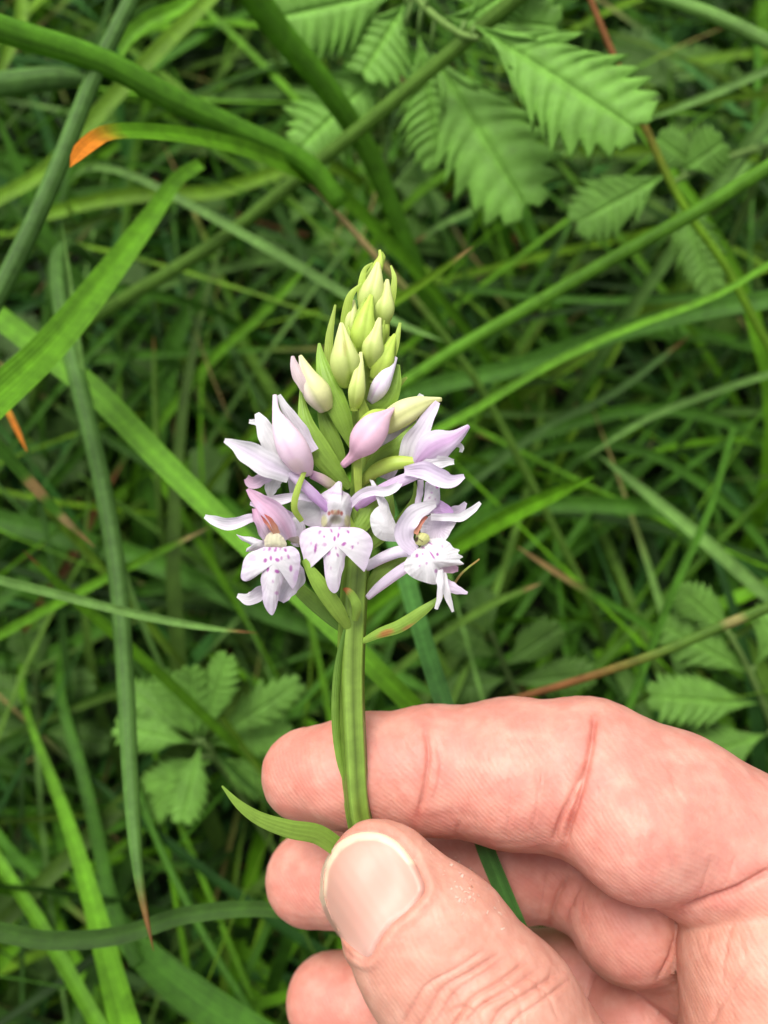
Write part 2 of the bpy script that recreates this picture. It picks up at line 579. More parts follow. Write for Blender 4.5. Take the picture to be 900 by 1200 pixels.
def tubeW(name, P, r, mat, parent, colr, k=8, flat=1.0, origin=None):
    """round stalk through world points"""
    n = len(P)
    T = nrmz(np.gradient(P, axis=0))
    ref = nrmz(CL - P)
    s = nrmz(np.cross(T, ref)); nn = np.cross(s, T)
    a = np.linspace(0, 2 * np.pi, k, endpoint=False)
    r = np.asarray(r)[:, None, None]
    V = P[:, None] + r * (np.cos(a)[None, :, None] * s[:, None] + flat * np.sin(a)[None, :, None] * nn[:, None])
    i = np.arange(n * k).reshape(n, k); j = np.roll(i, -1, 1)
    Q = np.stack([i[:-1], j[:-1], j[1:], i[1:]], -1).reshape(-1, 4)
    faces = [tuple(q) for q in Q] + [tuple(i[0][::-1]), tuple(i[-1])]
    cc = np.asarray(colr, dtype=float)
    if cc.ndim == 1: cc = np.repeat(cc[None], n, 0)
    cols = np.repeat(cc[:, None], k, 1).reshape(-1, 3)
    bl = np.stack([np.repeat((a / np.pi)[None], n, 0), np.repeat(np.linspace(0, 1, n)[:, None], k, 1), np.zeros((n, k))], -1)
    return mk(name, V.reshape(-1, 3), faces, mat, parent, cols=cols, bl=bl.reshape(-1, 3), origin=origin)


silverweed_leaf('large silverweed leaf with a pale deeply toothed leaflet beside the thin orange-brown stem',
    [(440, -60, 215), (500, 10, 192), (540, 40, 180), (560, 45, 176)],
    [(556, 30, 176, 756, 150, 166, 74), (505, 60, 194, 622, 248, 188, 72), (470, -10, 200, 318, 20, 200, 62), (490, 40, 197, 520, 200, 205, 50), (520, 20, 186, 660, 30, 184, 48),
     (500, 0, 190, 640, -60, 175, 45), (462, 70, 208, 345, 175, 212, 58), (545, 25, 180, 610, -20, 172, 34), (475, 5, 200, 420, 90, 204, 56)], 1.12)
silverweed_leaf('small silverweed leaf with rounded leaflets under the long slanting olive stem',
    [(900, 170, 225), (840, 190, 218), (785, 215, 212)],
    [(780, 205, 212, 672, 262, 208, 42), (800, 200, 214, 850, 165, 208, 34), (815, 195, 216, 770, 160, 212, 26),
     (790, 222, 212, 842, 345, 216, 36)], 0.9)
silverweed_leaf('silverweed leaf with narrow spreading leaflets beside the fingertips',
    [(330, 1010, 247), (275, 920, 224), (240, 870, 210)],
    [(237, 865, 210, 265, 768, 198, 24), (233, 866, 210, 222, 782, 200, 24), (230, 868, 210, 186, 786, 204, 22),
     (235, 872, 210, 212, 968, 206, 27), (245, 868, 210, 355, 800, 208, 26), (250, 885, 214, 330, 930, 218, 28),
     (226, 870, 212, 130, 850, 216, 28), (228, 862, 214, 140, 800, 218, 26), (248, 872, 214, 345, 860, 216, 28), (230, 885, 216, 165, 960, 222, 26), (262, 905, 220, 350, 880, 222, 22), (252, 890, 216, 160, 925, 222, 24)], 1.0)
silverweed_leaf('pale silverweed leaf at the crossing of the reddish stem and the upright green blade',
    [(930, 920, 235), (905, 850, 220), (875, 780, 212), (850, 735, 208)],
    [(860, 745, 210, 795, 690, 206, 26), (880, 790, 213, 775, 730, 210, 32), (890, 825, 216, 760, 815, 208, 34),
     (900, 860, 220, 800, 890, 214, 34), (885, 780, 213, 935, 700, 208, 30), (900, 830, 216, 970, 780, 216, 30)], 0.85)
silverweed_leaf('dim silverweed leaf low behind the orchid stem and the forefinger',  # low tint puts the dimness down there into the leaf colour
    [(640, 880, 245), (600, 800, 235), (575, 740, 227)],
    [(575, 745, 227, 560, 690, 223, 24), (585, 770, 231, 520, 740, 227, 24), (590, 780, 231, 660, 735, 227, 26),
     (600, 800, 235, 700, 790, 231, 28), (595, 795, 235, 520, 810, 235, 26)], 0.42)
silverweed_leaf('dark silverweed leaf in the shade above the brown dead stalk',  # shade painted into this leaf's colour by its low tint
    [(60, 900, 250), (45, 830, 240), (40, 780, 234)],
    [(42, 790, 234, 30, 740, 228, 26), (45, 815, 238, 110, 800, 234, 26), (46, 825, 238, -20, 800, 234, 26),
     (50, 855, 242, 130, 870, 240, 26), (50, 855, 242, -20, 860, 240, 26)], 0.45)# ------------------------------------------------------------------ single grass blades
def blade(label, pts, width, d0, d1, colr, tipcol=None, tipfrac=0.12, shape='v', taper=True, ext=0.55, fold=0.28,
          n=40, cat='grass leaf', name='grass_leaf', spots=None, group=None, thick=0.06, tl=0.28):
    """pts [(px,py)] from the rooted end to the tip; width in px (start, end); depth mm at both ends"""
    pts = np.array(pts, dtype=float)
    w = np.array(width, dtype=float) if np.ndim(width) else np.array([width, width], dtype=float)
    if pts.shape[1] == 2:
        tt = np.concatenate([[0], np.cumsum(np.linalg.norm(np.diff(pts, axis=0), axis=1))]); tt /= tt[-1]
        pts = np.column_stack([pts, d0 + (d1 - d0) * tt])
    R = spline(pts, n)
    P = Wd(C(R[:, 0], R[:, 1], R[:, 2]))
    t = np.linspace(0, 1, n)
    wpx = np.interp(t, np.linspace(0, 1, len(w)), w)
    hw = wpx * (0.43 if shape == 'tube' else 0.40) * R[:, 2] / F * 0.001
    if taper:
        tp = np.clip((1 - t) / tl, 0, 1)
        hw = hw * np.maximum(np.sin(tp * np.pi / 2) ** 0.8, 0.03)
    c = np.repeat(PAL[colr][None] if isinstance(colr, str) else np.asarray(colr)[None], n, 0)
    c = c * (1 + 0.12 * np.sin(t * 9 + rng.uniform(0, 6)))[:, None]
    if tipcol:
        f = smoothstep(1 - tipfrac * 1.4, 1 - tipfrac * 0.6, t)[:, None]
        c = c * (1 - f) + PAL[tipcol] * f
    if spots:
        for (s0, s1, cn) in spots:
            f = (smoothstep(s0 - 0.02, s0 + 0.02, t) * (1 - smoothstep(s1 - 0.02, s1 + 0.02, t)))[:, None]
            c = c * (1 - f) + PAL[cn] * f
    # run on down to the soil
    p0, tan = P[0], nrmz(P[0] - P[1])
    z0 = max(p0[2], 0.02)
    hdir = np.array([tan[0], tan[1], 0]); hdir = hdir / max(np.linalg.norm(hdir), 1e-6)
    e = p0 + hdir * z0 * ext; e[2] = -0.006
    mid = p0 + tan * z0 * 0.45
    mid[2] = max(mid[2], 0.25 * z0)
    m = 14
    s = np.linspace(0, 1, m)[:-1, None]
    E = e * (1 - s) ** 2 + 2 * mid * s * (1 - s) + p0 * s ** 2
    P = np.concatenate([E, P])
    hw = np.concatenate([np.linspace(hw[0] * 0.8, hw[0], m)[:-1], hw])
    c = np.concatenate([np.repeat(c[:1] * 0.9, m - 1, 0), c])
    N = len(P)
    T = nrmz(np.gradient(P, axis=0))
    ref = nrmz(nrmz(CL - P) * 0.7 + np.array([0, 0, 0.5]) + rng.normal(0, 0.12, 3))
    sd_ = nrmz(np.cross(T, ref)); nn = np.cross(sd_, T)
    if shape == 'tube':
        a = np.linspace(0, 2 * np.pi, 12, endpoint=False)
        U = np.cos(a); Vv = np.sin(a) * 0.85
        uu = a / np.pi
    elif shape == 'channel':
        a = np.linspace(0, 2 * np.pi, 16, endpoint=False)
        U = np.cos(a); Vv = np.sin(a) * 0.62
        Vv = np.where(Vv > 0.1, Vv - 0.5 * np.exp(-(U / 0.5) ** 2), Vv)
        uu = a / np.pi
    else:
        top = np.array([-1, -0.75, -0.5, -0.25, 0, 0.25, 0.5, 0.75, 1.0])
        bot = np.array([1, 0.6, 0, -0.6, -1])
        U = np.concatenate([top, bot])
        Vv = np.concatenate([fold * np.abs(top) ** 1.3, fold * np.abs(bot) ** 1.3 - thick * (1 - bot ** 2)])
        uu = U.copy()
    K = len(U)
    V = P[:, None] + hw[:, None, None] * (U[None, :, None] * sd_[:, None] + Vv[None, :, None] * nn[:, None])
    i = np.arange(N * K).reshape(N, K); j = np.roll(i, -1, 1)
    keep = list(range(K)) if shape in ('tube', 'channel') else [q for q in range(K) if q not in (len(top) - 1, K - 1)]
    Q = np.stack([i[:-1], j[:-1], j[1:], i[1:]], -1)[:, keep].reshape(-1, 4)
    faces = [tuple(q) for q in Q]
    if shape in ('tube', 'channel'): faces += [tuple(i[0][::-1]), tuple(i[-1])]
    edge = (1 - 0.12 * np.abs(uu) + 0.16 * np.exp(-(uu / 0.12) ** 2) + 0.12 * (np.abs(uu) > 0.95) if shape == 'v' else 1 + uu * 0)[None, :, None]
    cols = (c[:, None] * edge).reshape(-1, 3)
    bl = np.stack([np.repeat(uu[None], N, 0), np.repeat(np.linspace(0, 1, N)[:, None], K, 1), np.full((N, K), rng.uniform(0, 50))], -1)
    o = mk(name, V.reshape(-1, 3), faces, M_GRASS, cols=cols, bl=bl.reshape(-1, 3), origin=P[0])
    tag(o, label, cat, group)
    return o


B = blade
# upper left
B('thick round dark green rush blade slanting above the orange-tipped leaf', [(-60, 8), (0, 33), (120, 72), (200, 115), (280, 152), (360, 192), (400, 240)], (38, 34, 26), 150, 190, 'rush', shape='tube', taper=False, name='rush', cat='rush')
B('long grey-green round rush crossing over the thick dark rush', [(-60, 440), (0, 340), (60, 215), (110, 90), (158, -10), (190, -80)], (28, 24, 19), 150, 172, 'grey', shape='tube', taper=False, name='rush', cat='rush')
B('short grey-green rush ending under the crossing rushes', [(-60, 105), (0, 99), (60, 92), (108, 92)], (38, 33, 30), 185, 196, 'grey', shape='tube', name='rush', cat='rush')
B('stout dark green rush bending down between the silverweed and the slanting stem', [(470, 270), (430, 175), (380, 100), (330, 40), (280, -30), (250, -70)], (24, 34, 44), 225, 170, 'rush', shape='tube', taper=False, name='rush', cat='rush')
B('bent green blade with a bright orange withered tip', [(470, 300), (400, 230), (330, 192), (260, 168), (180, 156), (125, 158), (98, 176), (82, 196)], (18, 27, 28, 27), 215, 132, 'bright', 'orange', 0.13, shape='v', fold=0.3, tl=0.07)
B('broad bright green blade with a smooth flat face', [(-70, 525), (0, 462), (60, 405), (130, 318), (180, 250), (206, 212), (235, 192)], (62, 54, 46, 32, 18), 135, 190, 'bright', shape='v', taper=False, fold=0.18)
B('yellow-green blade running behind the crossing rushes', [(-40, 250), (0, 232), (60, 195), (130, 118), (190, 55), (250, -6), (290, -50)], (20, 24, 24, 20), 215, 225, 'yellow', taper=False)
B('short folded bright leaf beside the yellow-green blade', [(250, -30), (215, 8), (175, 28), (150, 50), (141, 72)], (16, 26, 28), 205, 200, 'bright', fold=0.6)
B('long straight olive stem slanting in front of the silverweed leaflets', [(120, 365), (260, 280), (350, 208), (450, 128), (540, 52), (615, -10), (680, -60)], (18, 20, 22), 230, 165, 'olive', shape='tube', taper=False, cat='grass stalk', name='grass_stalk')
B('pale green blade passing behind the tip of the flower spike', [(195, 225), (280, 272), (350, 312), (410, 348), (470, 380), (520, 400)], (12, 15, 13), 210, 200, 'pale')
B('thin stem, straw coloured then green, crossing behind the flower spike', [(680, 680), (620, 560), (560, 450), (500, 368), (440, 300), (400, 255), (355, 208)], (10, 11, 9), 235, 190, 'olive', 'straw', 0.28, shape='tube', cat='grass stalk', name='grass_stalk')
B('narrow yellow-green blade tip close beside the topmost buds', [(380, 420), (440, 368), (480, 342), (520, 314), (555, 288)], (12, 13, 10), 190, 160, 'yellow', 'tan', 0.12)
B('dark green blade low behind the orange-tipped leaf', [(150, 340), (90, 330), (40, 240), (15, 180), (-5, 130)], (16, 18, 14), 240, 220, 'mid')
B('dim broad blade curving down behind the flat bright blade', [(170, 600), (180, 520), (192, 450), (208, 390), (245, 325)], (34, 32, 22), 270, 260, 'mid')
B('slim green blade arching over the dim broad blade', [(200, 480), (250, 420), (310, 365), (370, 300)], (14, 14, 10), 250, 240, 'bright')
B('yellowish blade in the shade behind the flat bright blade', [(330, 200), (250, 225), (150, 230), (60, 250), (0, 280)], (20, 22, 18), 265, 255, 'yellow')
B('green blade sprouting beside the short grey-green rush', [(20, -60), (25, 20), (10, 60), (-10, 110)], (18, 18, 12), 235, 225, 'yellow')
B('thin upright pale blade tip above the blue-green rush', [(135, 640), (120, 590), (105, 500), (90, 390), (72, 255)], (9, 9, 7), 190, 175, 'pale')
B('small dark blade with orange dead tip beside the flat bright blade', [(-30, 430), (5, 475), (18, 500), (32, 530)], (10, 9, 7), 175, 165, 'bright', 'orange', 0.5)
# right of the spike
B('long straight olive stem running from the upper buds past the small silverweed', [(400, 500), (520, 418), (620, 360), (720, 302), (820, 246), (900, 196), (980, 150)], (17, 19, 21), 215, 160, (0.095, 0.24, 0.016), shape='tube', taper=False, cat='grass stalk', name='grass_stalk')
B('bright narrow blade crossing the thin yellow-brown stem', [(440, 545), (560, 478), (640, 430), (720, 392), (840, 346), (905, 308), (960, 280)], (14, 12, 9), 200, 175, 'bright', taper=False)
B('wide dull green blade under the bright narrow blade', [(420, 480), (500, 455), (600, 432), (700, 398), (800, 370), (900, 352), (980, 345)], (26, 28, 28), 235, 200, 'mid', taper=False)
B('thin stem turning from orange-brown to yellow-green beside the toothed leaflet', [(930, 450), (895, 395), (850, 312), (800, 240), (760, 158), (720, 68), (690, -6), (670, -60)], (12, 11, 8), 195, 180, 'yellow', 'redbrown', 0.42, shape='tube', taper=False, cat='grass stalk', name='grass_stalk')
B('pale blade reaching the toothed silverweed leaflet tip', [(980, 50), (900, 82), (830, 112), (755, 142)], (13, 13, 10), 205, 215, 'pale')
B('pale spotted rush arching across the corner above the silverweed', [(990, 110), (940, 70), (895, 46), (840, 20), (780, -2), (720, -20)], (20, 19, 17), 180, 190, 'pale', shape='tube', taper=False, name='rush', cat='rush')
B('pale green blade leaning beside the small silverweed leaf', [(820, 250), (860, 195), (900, 140), (950, 70)], (20, 22, 18), 230, 215, 'pale', taper=False)
B('short pale blade pointing at the upper buds from the silverweed', [(620, 200), (570, 238), (520, 262), (480, 288)], (10, 11, 8), 250, 240, 'pale', 'brown', 0.12)
B('straight upright green blade over the pale silverweed leaf', [(715, 880), (740, 820), (790, 690), (830, 600), (860, 500)], (11, 12, 10), 205, 185, (0.07, 0.20, 0.016), taper=False)
B('light green flat blade sloping down to the pale silverweed leaf', [(960, 750), (900, 700), (830, 638), (760, 580), (700, 532)], (19, 19, 13), 210, 225, 'pale')
B('bright folded blade with pointed tip beside the ragged-lipped flower', [(500, 665), (540, 638), (600, 604), (650, 580), (697, 558)], (20, 26, 18), 205, 165, 'bright', fold=0.55)
B('green blade lying level behind the bright folded tip', [(530, 640), (580, 605), (640, 592), (720, 592), (785, 602), (830, 660)], (22, 24, 24), 235, 225, 'mid')
B('thin green blade with brown withered end below the bright folded tip', [(800, 760), (740, 722), (670, 682), (605, 640)], (12, 11, 8), 215, 200, 'mid', 'tan', 0.35)
B('slim blade with blunt yellowish tip below the ragged-lipped flower', [(490, 765), (520, 742), (580, 706), (635, 683)], (12, 12, 9), 210, 195, 'olive', 'tan', 0.12)
B('reddish-green jointed stem resting above the forefinger knuckle', [(990, 672), (900, 712), (850, 732), (780, 762), (700, 790), (600, 820), (540, 838)], (15, 14, 11, 8), 160, 178, 'olive', 'redbrown', 0.42, shape='tube', taper=False, cat='grass stalk', name='grass_stalk', spots=[(0.28, 0.31, 'straw')])
B('dim green blade crossing the straight upright blade', [(560, 560), (640, 500), (720, 460), (810, 392)], (12, 12, 8), 245, 235, 'grey', 'brown', 0.1)
B('faint green blade low behind the level green blade', [(690, 640), (660, 560), (700, 520), (780, 470)], (14, 14, 9), 270, 260, 'mid')
B('slender green blade arching down behind the sloping flat blade', [(600, 540), (690, 520), (780, 540), (880, 620), (940, 720)], (12, 14, 10), 255, 245, 'mid')
B('arching green blade behind the slanting olive stem', [(480, 600), (560, 540), (660, 500), (760, 480), (860, 500), (930, 560)], (16, 18, 12), 265, 255, 'mid')
B('pale thin blade near the wide dull blade', [(930, 430), (850, 455), (760, 490), (680, 540)], (10, 11, 7), 235, 225, 'pale')
B('green blade dipping beneath the bright narrow blade', [(560, 340), (650, 350), (760, 352), (870, 345), (940, 350)], (10, 12, 10), 250, 240, 'mid')
# left middle
B('wide green blade passing diagonally behind the red-throated flower', [(400, 745), (300, 648), (250, 600), (180, 530), (110, 458), (50, 412), (-10, 365), (-60, 330)], (30, 33, 37, 30), 165, 190, 'bright', taper=False, fold=0.15)
B('blue-green rush hanging down to a brown dried point', [(80, 400), (118, 560), (138, 680), (147, 800), (154, 930), (163, 1030), (180, 1115)], (24, 25, 25, 22, 18), 185, 138, 'grey', 'brown', 0.09, shape='tube', name='rush', cat='rush')
B('green blade scarred with brown patches beside the blue-green rush', [(-60, 460), (0, 525), (40, 570), (75, 608), (112, 642)], (22, 19, 15, 10), 160, 175, 'mid', 'tan', 0.12, spots=[(0.55, 0.66, 'tan'), (0.78, 0.86, 'straw')])
B('narrow green blade with brown tip crossing the pale blade', [(230, 830), (190, 792), (140, 748), (75, 690), (27, 645)], (15, 16, 12), 195, 165, 'bright', 'brown', 0.08)
B('smooth pale blade with dry brown tip lying across the blue-green rush', [(-70, 664), (0, 680), (80, 700), (160, 720), (240, 735), (302, 742)], (15, 14, 13, 9), 152, 150, 'pale', 'brown', 0.08, fold=0.5)
B('bright blade with straw tip rising behind the blue-green rush', [(-60, 780), (0, 744), (100, 690), (170, 655), (245, 618)], (14, 14, 12), 200, 190, 'bright', 'straw', 0.10)
B('dim wide blade under the red-throated flower', [(-40, 600), (60, 625), (180, 660), (300, 712), (420, 760)], (30, 32, 28), 250, 240, 'mid')
B('dark green blade low behind the pale blade', [(-40, 780), (80, 760), (180, 690), (260, 690), (360, 740)], (24, 24, 18), 260, 250, 'mid')
B('brown dead stalk leaning behind the blue-green rush', [(40, 720), (80, 660), (120, 580), (145, 540)], (14, 14, 10), 265, 258, 'brown', cat='grass stalk', name='dead_grass_stalk')
B('upright brown-tipped stem behind the flat bright blade', [(185, 560), (182, 470), (180, 392)], (9, 8, 6), 235, 228, 'olive', 'brown', 0.1, shape='tube', cat='grass stalk', name='grass_stalk')
B('slender green blade slanting down toward the forefinger', [(310, 640), (380, 720), (450, 780), (520, 820)], (20, 24, 16), 235, 225, 'mid')
B('thin green blade slipping behind the flower stem', [(620, 640), (560, 690), (480, 740), (380, 760), (300, 790)], (12, 14, 10), 255, 245, 'mid')
# lower left
B('blue-green blade trapped between the forefinger and the middle finger', [(455, 600, 190), (480, 690, 168), (503, 770, 148), (523, 832, 138), (546, 905, 131.8), (566, 985, 124.4), (590, 1045, 123.0), (622, 1120, 123.5), (660, 1230, 128)], (26, 28, 26, 22), 0, 0, (0.066, 0.185, 0.036), fold=0.2, ext=0.2)
B('broad bright green blade under the dark arching blade', [(40, 860), (75, 950), (105, 1045), (128, 1130), (150, 1210), (180, 1290)], (10, 22, 36, 50), 215, 155, 'bright', taper=False, fold=0.25)
B('dark olive blade arching across the broad bright blade', [(-70, 1075), (0, 1092), (60, 1102), (140, 1096), (220, 1072), (320, 1066), (400, 1090)], (27, 26, 24, 18), 148, 152, 'dusk', taper=False, fold=0.16)
B('wide dark green blade running under the fingertips corner', [(120, 1060), (160, 1110), (210, 1155), (280, 1205), (350, 1250)], (30, 52, 58), 205, 175, 'mid', taper=False, fold=0.15)
B('narrow bright blade beside the broad bright blade', [(-30, 960), (0, 1012), (40, 1072), (80, 1140), (120, 1210), (150, 1260)], (14, 20, 22), 205, 180, 'bright', taper=False)
B('mid green blade parallel to the broad bright blade', [(80, 850), (95, 900), (112, 970), (130, 1050), (160, 1130)], (16, 20, 18), 225, 195, 'mid', taper=False)
B('thin green stem under the blue-green rush tip', [(160, 920), (180, 975), (215, 1050), (262, 1135), (310, 1210)], (9, 11, 10), 220, 200, 'mid', shape='tube', taper=False, cat='grass stalk', name='grass_stalk')
B('fine green stem beside the silverweed near the fingertips', [(200, 940), (225, 1000), (258, 1080), (300, 1180), (320, 1230)], (8, 9, 9), 230, 210, 'bright', shape='tube', taper=False, cat='grass stalk', name='grass_stalk')
B('green blade lying level under the broad bright blade', [(-40, 1000), (60, 1015), (160, 1018), (260, 1010)], (14, 14, 10), 245, 240, 'mid')
B('yellow-green blade low beneath the dark arching blade', [(-30, 1150), (40, 1120), (120, 1080), (160, 1040)], (14, 14, 10), 240, 230, 'yellow')
B('pale blade half hidden under the wide dark blade', [(130, 1140), (200, 1170), (260, 1220)], (18, 18, 14), 235, 230, 'grey')
B('dull green blade leaning toward the ring fingertip', [(200, 1190), (250, 1110), (300, 1060), (350, 1030)], (14, 14, 10), 245, 235, 'mid')
B('soft green blade behind the orchid stem above the fingertip', [(300, 850), (360, 830), (440, 790), (520, 770)], (14, 16, 10), 250, 240, 'mid')

# ------------------------------------------------------------------ hand
def rcone(P, a, b, ra, rb, flat=1.0, up=None, flat2=None):
    ab = b - a
    L2 = (ab * ab).sum()
    pa = P - a
    h = np.clip((pa @ ab) / L2, 0, 1)
    q = pa - h[:, None] * ab
    if flat != 1.0:
        u = up - ab * (up @ ab) / L2
        u = u / np.linalg.norm(u)
        fl = flat if flat2 is None else flat + (flat2 - flat) * h
        q = q + np.outer((q @ u) * (fl - 1), u)
    return np.sqrt((q * q).sum(1)) - (ra + (rb - ra) * h)


def smin(a, b, k):
    h = np.maximum(k - np.abs(a - b), 0) / k
    return np.minimum(a, b) - h * h * k * 0.25


def J(x, y, d, r):
    return (C(x, y, d), r)


CHAINS = {
    'index': [J(361, 908, 121.5, 6.5), J(430, 905, 121, 7.9), J(505, 902, 120.5, 8.5), J(600, 905, 120, 9.85), J(688, 912, 118.5, 10.6),
              J(787, 957, 116.5, 11.0), J(985, 1078, 114, 12.6)],
    'middle': [J(366, 1030, 135, 7.2), J(440, 1024, 136, 8.0), J(515, 1016, 136, 8.3), J(595, 1008, 135.5, 9.1), J(672, 1003, 134, 10.0),
               J(770, 1065, 130, 11.0), J(940, 1200, 124, 11.8)],
    'ring': [J(388, 1172, 142, 7.3), J(460, 1168, 144, 8.0), J(540, 1163, 145, 8.3), J(620, 1158, 144, 8.8), J(690, 1158, 142, 9.6),
             J(780, 1205, 138, 10.2), J(905, 1300, 131, 11.2)],
    'little': [J(470, 1320, 150, 6.2), J(540, 1310, 152, 7.0), J(620, 1300, 151, 7.4), J(700, 1310, 148, 8.2), J(860, 1400, 139, 10.0)],
    'thumb': [J(449, 1036, 106.5, 7.45), J(508, 1112, 104.3, 9.7), J(573, 1202, 102.8, 11.2), J(680, 1350, 103, 10.9), J(790, 1490, 107, 13.0)],
}
PADS = {   # soft pads on the palm side of each bone
    'index': [(395, 912, 118.0, 5.6), (600, 920, 116.0, 7.2), (748, 974, 111.2, 8.8)],
    'middle': [(400, 1032, 131.5, 6.0), (590, 1010, 132.5, 6.6), (740, 1080, 123.5, 8.6)],
    'ring': [(430, 1176, 139.5, 6.4), (610, 1165, 140, 6.6), (750, 1205, 132, 8.2)],
    'little': [(520, 1318, 147, 5.4)],
    'thumb': [(468, 1062, 109.5, 6.6)],
}
WR = C(1480, 1720, 128)
FA = C(2050, 2250, 128)
PALM = [
    (C(985, 1078, 114), C(1400, 1560, 122), 12.6, 13.5), (C(940, 1200, 124), C(1420, 1660, 126), 11.8, 14),
    (C(905, 1300, 131), C(1420, 1740, 130), 11.2, 14), (C(860, 1400, 139), C(1380, 1800, 134), 10.0, 14),
    (C(790, 1490, 107), C(1260, 1680, 120), 13.0, 18.0), (C(1000, 1330, 118), C(1250, 1650, 122), 13, 19),
    (WR + np.array([-6, 10, 0]), FA, 19, 26), (WR + np.array([8, -12, 0]), FA + np.array([4, -12, 0]), 18, 24),
]
ZUP = np.array([0, 0, 1.0])


def chain_sdf(P, key):
    ch = CHAINS[key]
    D = None
    FL = (1.45, 1.28, 1.12, 1.06, 1.02) if key == 'thumb' else (1.04,) * 8
    for q, ((a, ra), (b, rb)) in enumerate(zip(ch[:-1], ch[1:])):
        d = rcone(P, a, b, ra, rb, FL[q], ZUP, FL[q + 1])
        D = d if D is None else smin(D, d, 1.6)
    for (x, y, dd, r) in PADS[key]:
        c = C(x, y, dd)
        D = smin(D, np.sqrt(((P - c) ** 2).sum(1)) - r, 3.0)
    return D


def sdf(P):
    palm = None
    for a, b, ra, rb in PALM:
        d = rcone(P, a, b, ra, rb)
        palm = d if palm is None else smin(palm, d, 6.0)
    D = None
    for key in ('index', 'middle', 'ring', 'little', 'thumb'):
        f = smin(palm, chain_sdf(P, key), 3.0)
        D = f if D is None else smin(D, f, 0.5)
    web = smin(rcone(P, C(908, 1128, 111.5), C(925, 1270, 110), 12.0, 13.0), rcone(P, C(925, 1270, 110), C(900, 1480, 110), 13, 14), 2)
    return smin(D, web, 0.5)


def grad(P, e=0.12):
    g = np.empty_like(P)
    for k in range(3):
        q = P.copy(); q[:, k] += e
        r = P.copy(); r[:, k] -= e
        g[:, k] = sdf(q) - sdf(r)
    return g / (2 * e)


def surface_nets(V, org, h):
    S = V < 0
    sl = (slice(None, -1), slice(1, None))
    cnt = np.zeros(tuple(s - 1 for s in V.shape), dtype=np.uint8)
    offs = [(i, j, k) for i in (0, 1) for j in (0, 1) for k in (0, 1)]
    for o in offs: cnt += S[sl[o[0]], sl[o[1]], sl[o[2]]]
    act = (cnt > 0) & (cnt < 8)
    I = np.argwhere(act)
    idx = np.full(act.shape, -1, dtype=np.int64)
    idx[act] = np.arange(len(I))
    O = np.array(offs)
    vals = np.stack([V[I[:, 0] + o[0], I[:, 1] + o[1], I[:, 2] + o[2]] for o in offs], 1)
    acc = np.zeros((len(I), 3)); n = np.zeros(len(I))
    for a in range(8):
        for b in range(a + 1, 8):
            if np.abs(O[a] - O[b]).sum() != 1: continue
            va, vb = vals[:, a], vals[:, b]
            m = (va < 0) != (vb < 0)
            t = np.where(m, va / np.where(m, va - vb, 1), 0)
            acc += np.where(m[:, None], O[a] + (O[b] - O[a]) * t[:, None], 0)
            n += m
    verts = org + h * (I + acc / n[:, None])
    Qs = []
    for ax in range(3):
        u, v = (ax + 1) % 3, (ax + 2) % 3
        A = np.moveaxis(S, (ax, u, v), (0, 1, 2)); X = np.moveaxis(idx, (ax, u, v), (0, 1, 2))
        a0 = A[:-1, 1:-1, 1:-1]; a1 = A[1:, 1:-1, 1:-1]
        E = np.argwhere(a0 != a1)
        if not len(E): continue
        s = a0[E[:, 0], E[:, 1], E[:, 2]]
        i, j, k = E[:, 0], E[:, 1], E[:, 2]
        q = np.stack([X[i, j, k], X[i, j + 1, k], X[i, j + 1, k + 1], X[i, j, k + 1]], 1)
        q[~s] = q[~s][:, ::-1]
        Qs.append(q)
    return verts, np.concatenate(Qs)


def polydist(x, y, poly, closed=False):
    poly = np.asarray(poly, dtype=float)
    A = poly if closed else poly[:-1]
    Bq = np.roll(poly, -1, 0) if closed else poly[1:]
    best = np.full(np.shape(x), 1e9)
    for a, b in zip(A, Bq):
        ab = b - a
        t = np.clip(((x - a[0]) * ab[0] + (y - a[1]) * ab[1]) / (ab @ ab), 0, 1)
        best = np.minimum(best, np.hypot(x - a[0] - t * ab[0], y - a[1] - t * ab[1]))
    return best


def inpoly(x, y, poly):
    poly = np.asarray(poly, dtype=float)
    ins = np.zeros(np.shape(x), dtype=bool)
    for a, b in zip(poly, np.roll(poly, -1, 0)):
        m = ((a[1] > y) != (b[1] > y)) & (x < (b[0] - a[0]) * (y - a[1]) / (b[1] - a[1] + 1e-12) + a[0])
        ins ^= m
    return ins


NAIL = spline(np.array([(374, 1052), (378, 1016), (394, 990), (416, 977), (443, 976), (465, 986), (484, 1008), (497, 1032), (498, 1046),
                        (482, 1065), (459, 1085), (444, 1106), (432, 1123), (414, 1114), (398, 1098), (383, 1076), (374, 1052)]), 97)[:-1]
FREE = np.array([(374, 1058), (374, 1052), (378, 1016), (394, 990), (416, 977), (443, 976), (465, 986), (482, 1005)])
